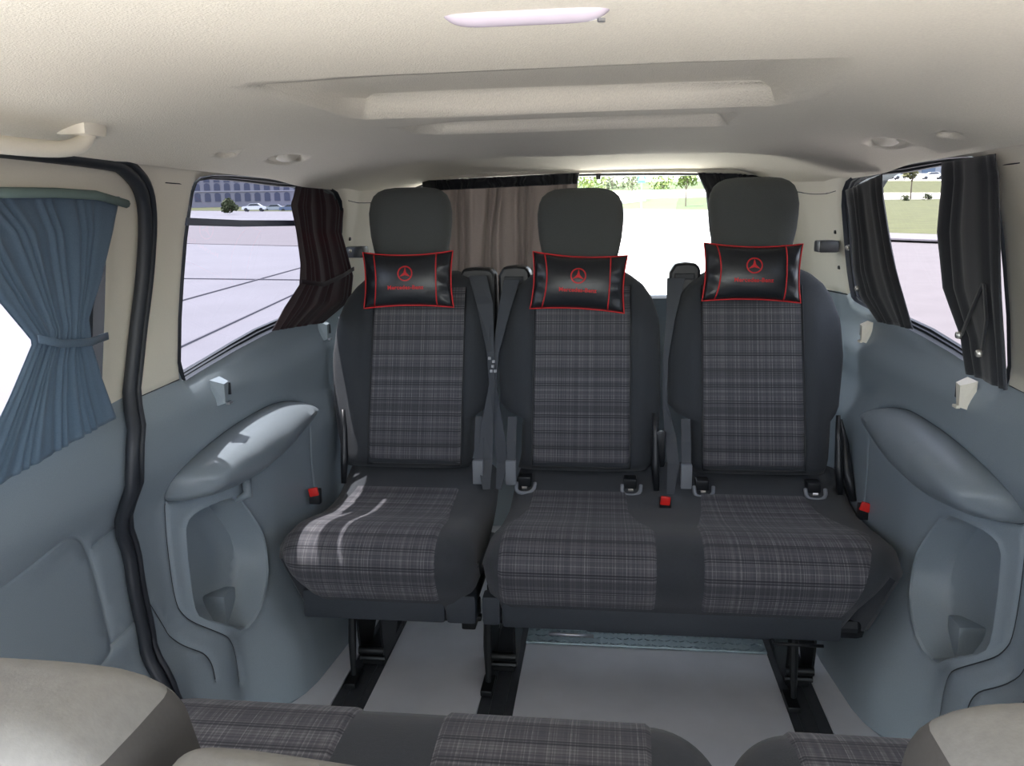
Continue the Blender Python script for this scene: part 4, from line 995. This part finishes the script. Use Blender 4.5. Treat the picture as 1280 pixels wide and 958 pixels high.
# pedestrian sign
sb = at_ground(801.5, 264.5); D = sb[1]
sg = empty('crossing_sign', sb, 'blue square crossing sign on a pole behind the rear window', 'sign')
hgt = 2.95
g = G(); g.tube([sb, sb+[0, 0, hgt+.1]], .055, 8); g.obj('pole', mat('grey_pole', lin((150, 158, 160)), .5), sg)
w_ = .34
g = G(); g.box(sb+[-w_, -.09, hgt-.50], sb+[w_, -.06, hgt+.32], .02); g.obj('panel', mat('sign_blue', lin((70, 150, 196)), .4), sg)
g = G(); y = sb[1]-.095; g.prism([(sb[0]-.27, sb[2]+hgt-.25), (sb[0]+.27, sb[2]+hgt-.25), (sb[0], sb[2]+hgt+.25)], 1, y-.01, y); tri = g.obj('triangle', WHITE, sg)
g = G(); yy = y-.02; cx, cz = sb[0], sb[2]+hgt-.06
g.prism([(cx+.02*math.cos(t)*1.6, cz+.12+.03*math.sin(t)) for t in np.linspace(0, 2*math.pi, 9)[:-1]], 1, yy-.005, yy)
g.prism([(cx-.03, cz+.08), (cx+.03, cz+.08), (cx+.02, cz-.03), (cx+.09, cz-.16), (cx+.05, cz-.17), (cx, cz-.06), (cx-.06, cz-.17), (cx-.10, cz-.16), (cx-.025, cz-.02)], 1, yy-.005, yy); g.obj('figure', RUBBER, sg)
g = G(); p = at_ground(761, 252); g.tube([p, p+[0, 0, 4.5]], .05, 8); tag(g.obj('lamp_post', mat('pale_pole', lin((170, 172, 168)), .5), base=tuple(p)), 'thin pale pole above the middle headrest', 'pole')

# left view: long facade, shrub, parked cars
STONE = mat('facade_stone', lin((132, 130, 142)), .9, .05, .3); WINB = mat('facade_window', lin((62, 66, 92)), .4); SILLM = mat('facade_ledge', lin((156, 154, 166)), .9)
A = along(100, 259, 175); B = along(620, 268, 190); dv = B-A; Lw = float(np.linalg.norm(dv[:2])); ang = math.atan2(dv[1], dv[0])
bl = empty('arcaded_building', A, 'long grey building with rows of windows across the square', 'building')
Rm = Matrix.Rotation(ang, 3, 'Z')
def bput(g, name, m_): 
    V = [tuple(Vector(A)+Rm @ Vector(v)) for v in g.v]; return mk(name, V, g.f, m_, bl, False)
H = 12.0
g = G(); g.box((0, 0, -1), (Lw, 8, H)); bput(g, 'wall', STONE)
base_w = None
step = 2.15; nwin = int(Lw/step)
for r_, (z0, z1) in enumerate(((.8, 2.6), (3.2, 4.7), (5.0, 6.5), (7.3, 8.6))):
    for k in range(nwin):
        x = (k+.5)*step
        if base_w is None or k == 0:
            g = G(); wv = .62; pts = [(x-wv, z0), (x+wv, z0), (x+wv, z1-.35)]+[(x+wv*math.cos(t), z1-.35+.45*math.sin(t)) for t in np.linspace(.4, math.pi-.4, 5)]+[(x-wv, z1-.35)]
            g.prism(pts, 1, -.12, .05); base_w = bput(g, 'window', WINB); base_w['kind_row'] = r_; del base_w['kind_row']; x00 = x
        else:
            o = base_w.copy(); COL.objects.link(o); o.parent = bl; o.location = Rm @ Vector((x-x00, 0, 0)); 
g = G()
for z in (2.9, 6.85): g.box((0, -.25, z), (Lw, 0, z+.22))
bput(g, 'ledge', SILLM)
tree(along(288, 263.5, 96), 1.8, 1.05, LEAF[2], 'round clipped bush on the verge outside the left window', 'shrub', seed=60, trunk=False, flat=.85, n=900)
CARC = [mat('car_paint_%s' % n, lin(c), .3) for n, c in (('white', (220, 222, 226)), ('silver', (160, 166, 176)), ('blue', (96, 110, 140)))]
CGL = mat('car_glass', lin((50, 56, 66)), .2)
def car(base, ang, m_, label, s=1.0):
    base = np.array(base, float); root = empty('car', base, label, 'car', None); Rc = Matrix.Rotation(ang, 3, 'Z')
    def put(g, name, mm, par=root): return mk(name, [tuple(Vector(base)+Rc @ (Vector(v)*s)) for v in g.v], g.f, mm, par, False)
    g = G(); g.prism([(-2.1, .35), (-2.1, .8), (-1.9, .92), (-1.2, .98), (-.6, 1.42), (.8, 1.45), (1.5, 1.0), (2.0, .92), (2.1, .7), (2.1, .35)], 1, -.85, .85); put(g, 'body', m_)
    g = G(); g.prism([(-1.05, 1.0), (-.55, 1.36), (.72, 1.38), (1.3, 1.02)], 1, -.87, .87); put(g, 'side_window', CGL)
    for x in (-1.35, 1.35):
        for y in (-.8, .8):
            g = G(); g.tube([(x, y-.1, .33), (x, y+.1, .33)], .33, 14); put(g, 'wheel', RUBBER)
    return root
for i, (px, D, k, lb) in enumerate(((318, 112, 0, 'white parked car right of the round bush'), (343, 120, 1, 'silver parked car beyond the left window'), (364, 114, 2, 'blue parked car beside the left window curtain'))):
    b = along(px, 264.5+i*.4, D); car(b, .25, CARC[k], lb, .75)
# right view: tree, two bushes, parked cars, low building
b = along(1138, 249, 92); tree(b, 4.4, 1.25, LEAF[3], 'slim tree between the two curtains of the right window', seed=71)
tree(along(1132, 251, 88), .85, .55, LEAF[2], 'small round bush at the foot of the slim tree', 'shrub', seed=72, trunk=False, flat=.7, n=300)
tree(along(1160, 249.5, 88), 1.0, .62, LEAF[2], 'larger round bush right of the slim tree', 'shrub', seed=73, trunk=False, flat=.8, n=300)
for i, (px, k, lb) in enumerate(((1104, 0, 'white parked car left of the slim tree'), (1130, 1, 'silver parked car behind the slim tree'), (1165, 0, 'white parked car farthest right in the right window'))):
    car(along(px, 224.5, 152+5*i), -.1, CARC[k], lb, 1.0)
A = along(1000, 226, 205); B = along(1400, 226, 205); dv = B-A; ang = math.atan2(dv[1], dv[0]); Lw = float(np.linalg.norm(dv[:2])); Rm = Matrix.Rotation(ang, 3, 'Z')
bl = empty('low_building', A, 'low glazed building beyond the parked cars on the right', 'building')
g = G(); g.box((0, 0, -1), (Lw, 8, 9)); bput(g, 'wall', mat('grey_cladding', lin((132, 138, 148)), .8))
proto = None
for k in range(int(Lw/5)):
    if proto is None:
        g = G(); g.box((1, -.1, .6), (4.4, .1, 5.6)); proto = bput(g, 'window', mat('blue_glass', lin((74, 96, 122)), .2))
    else:
        o = proto.copy(); COL.objects.link(o); o.parent = bl; o.location = Rm @ Vector((5*k, 0, 0))
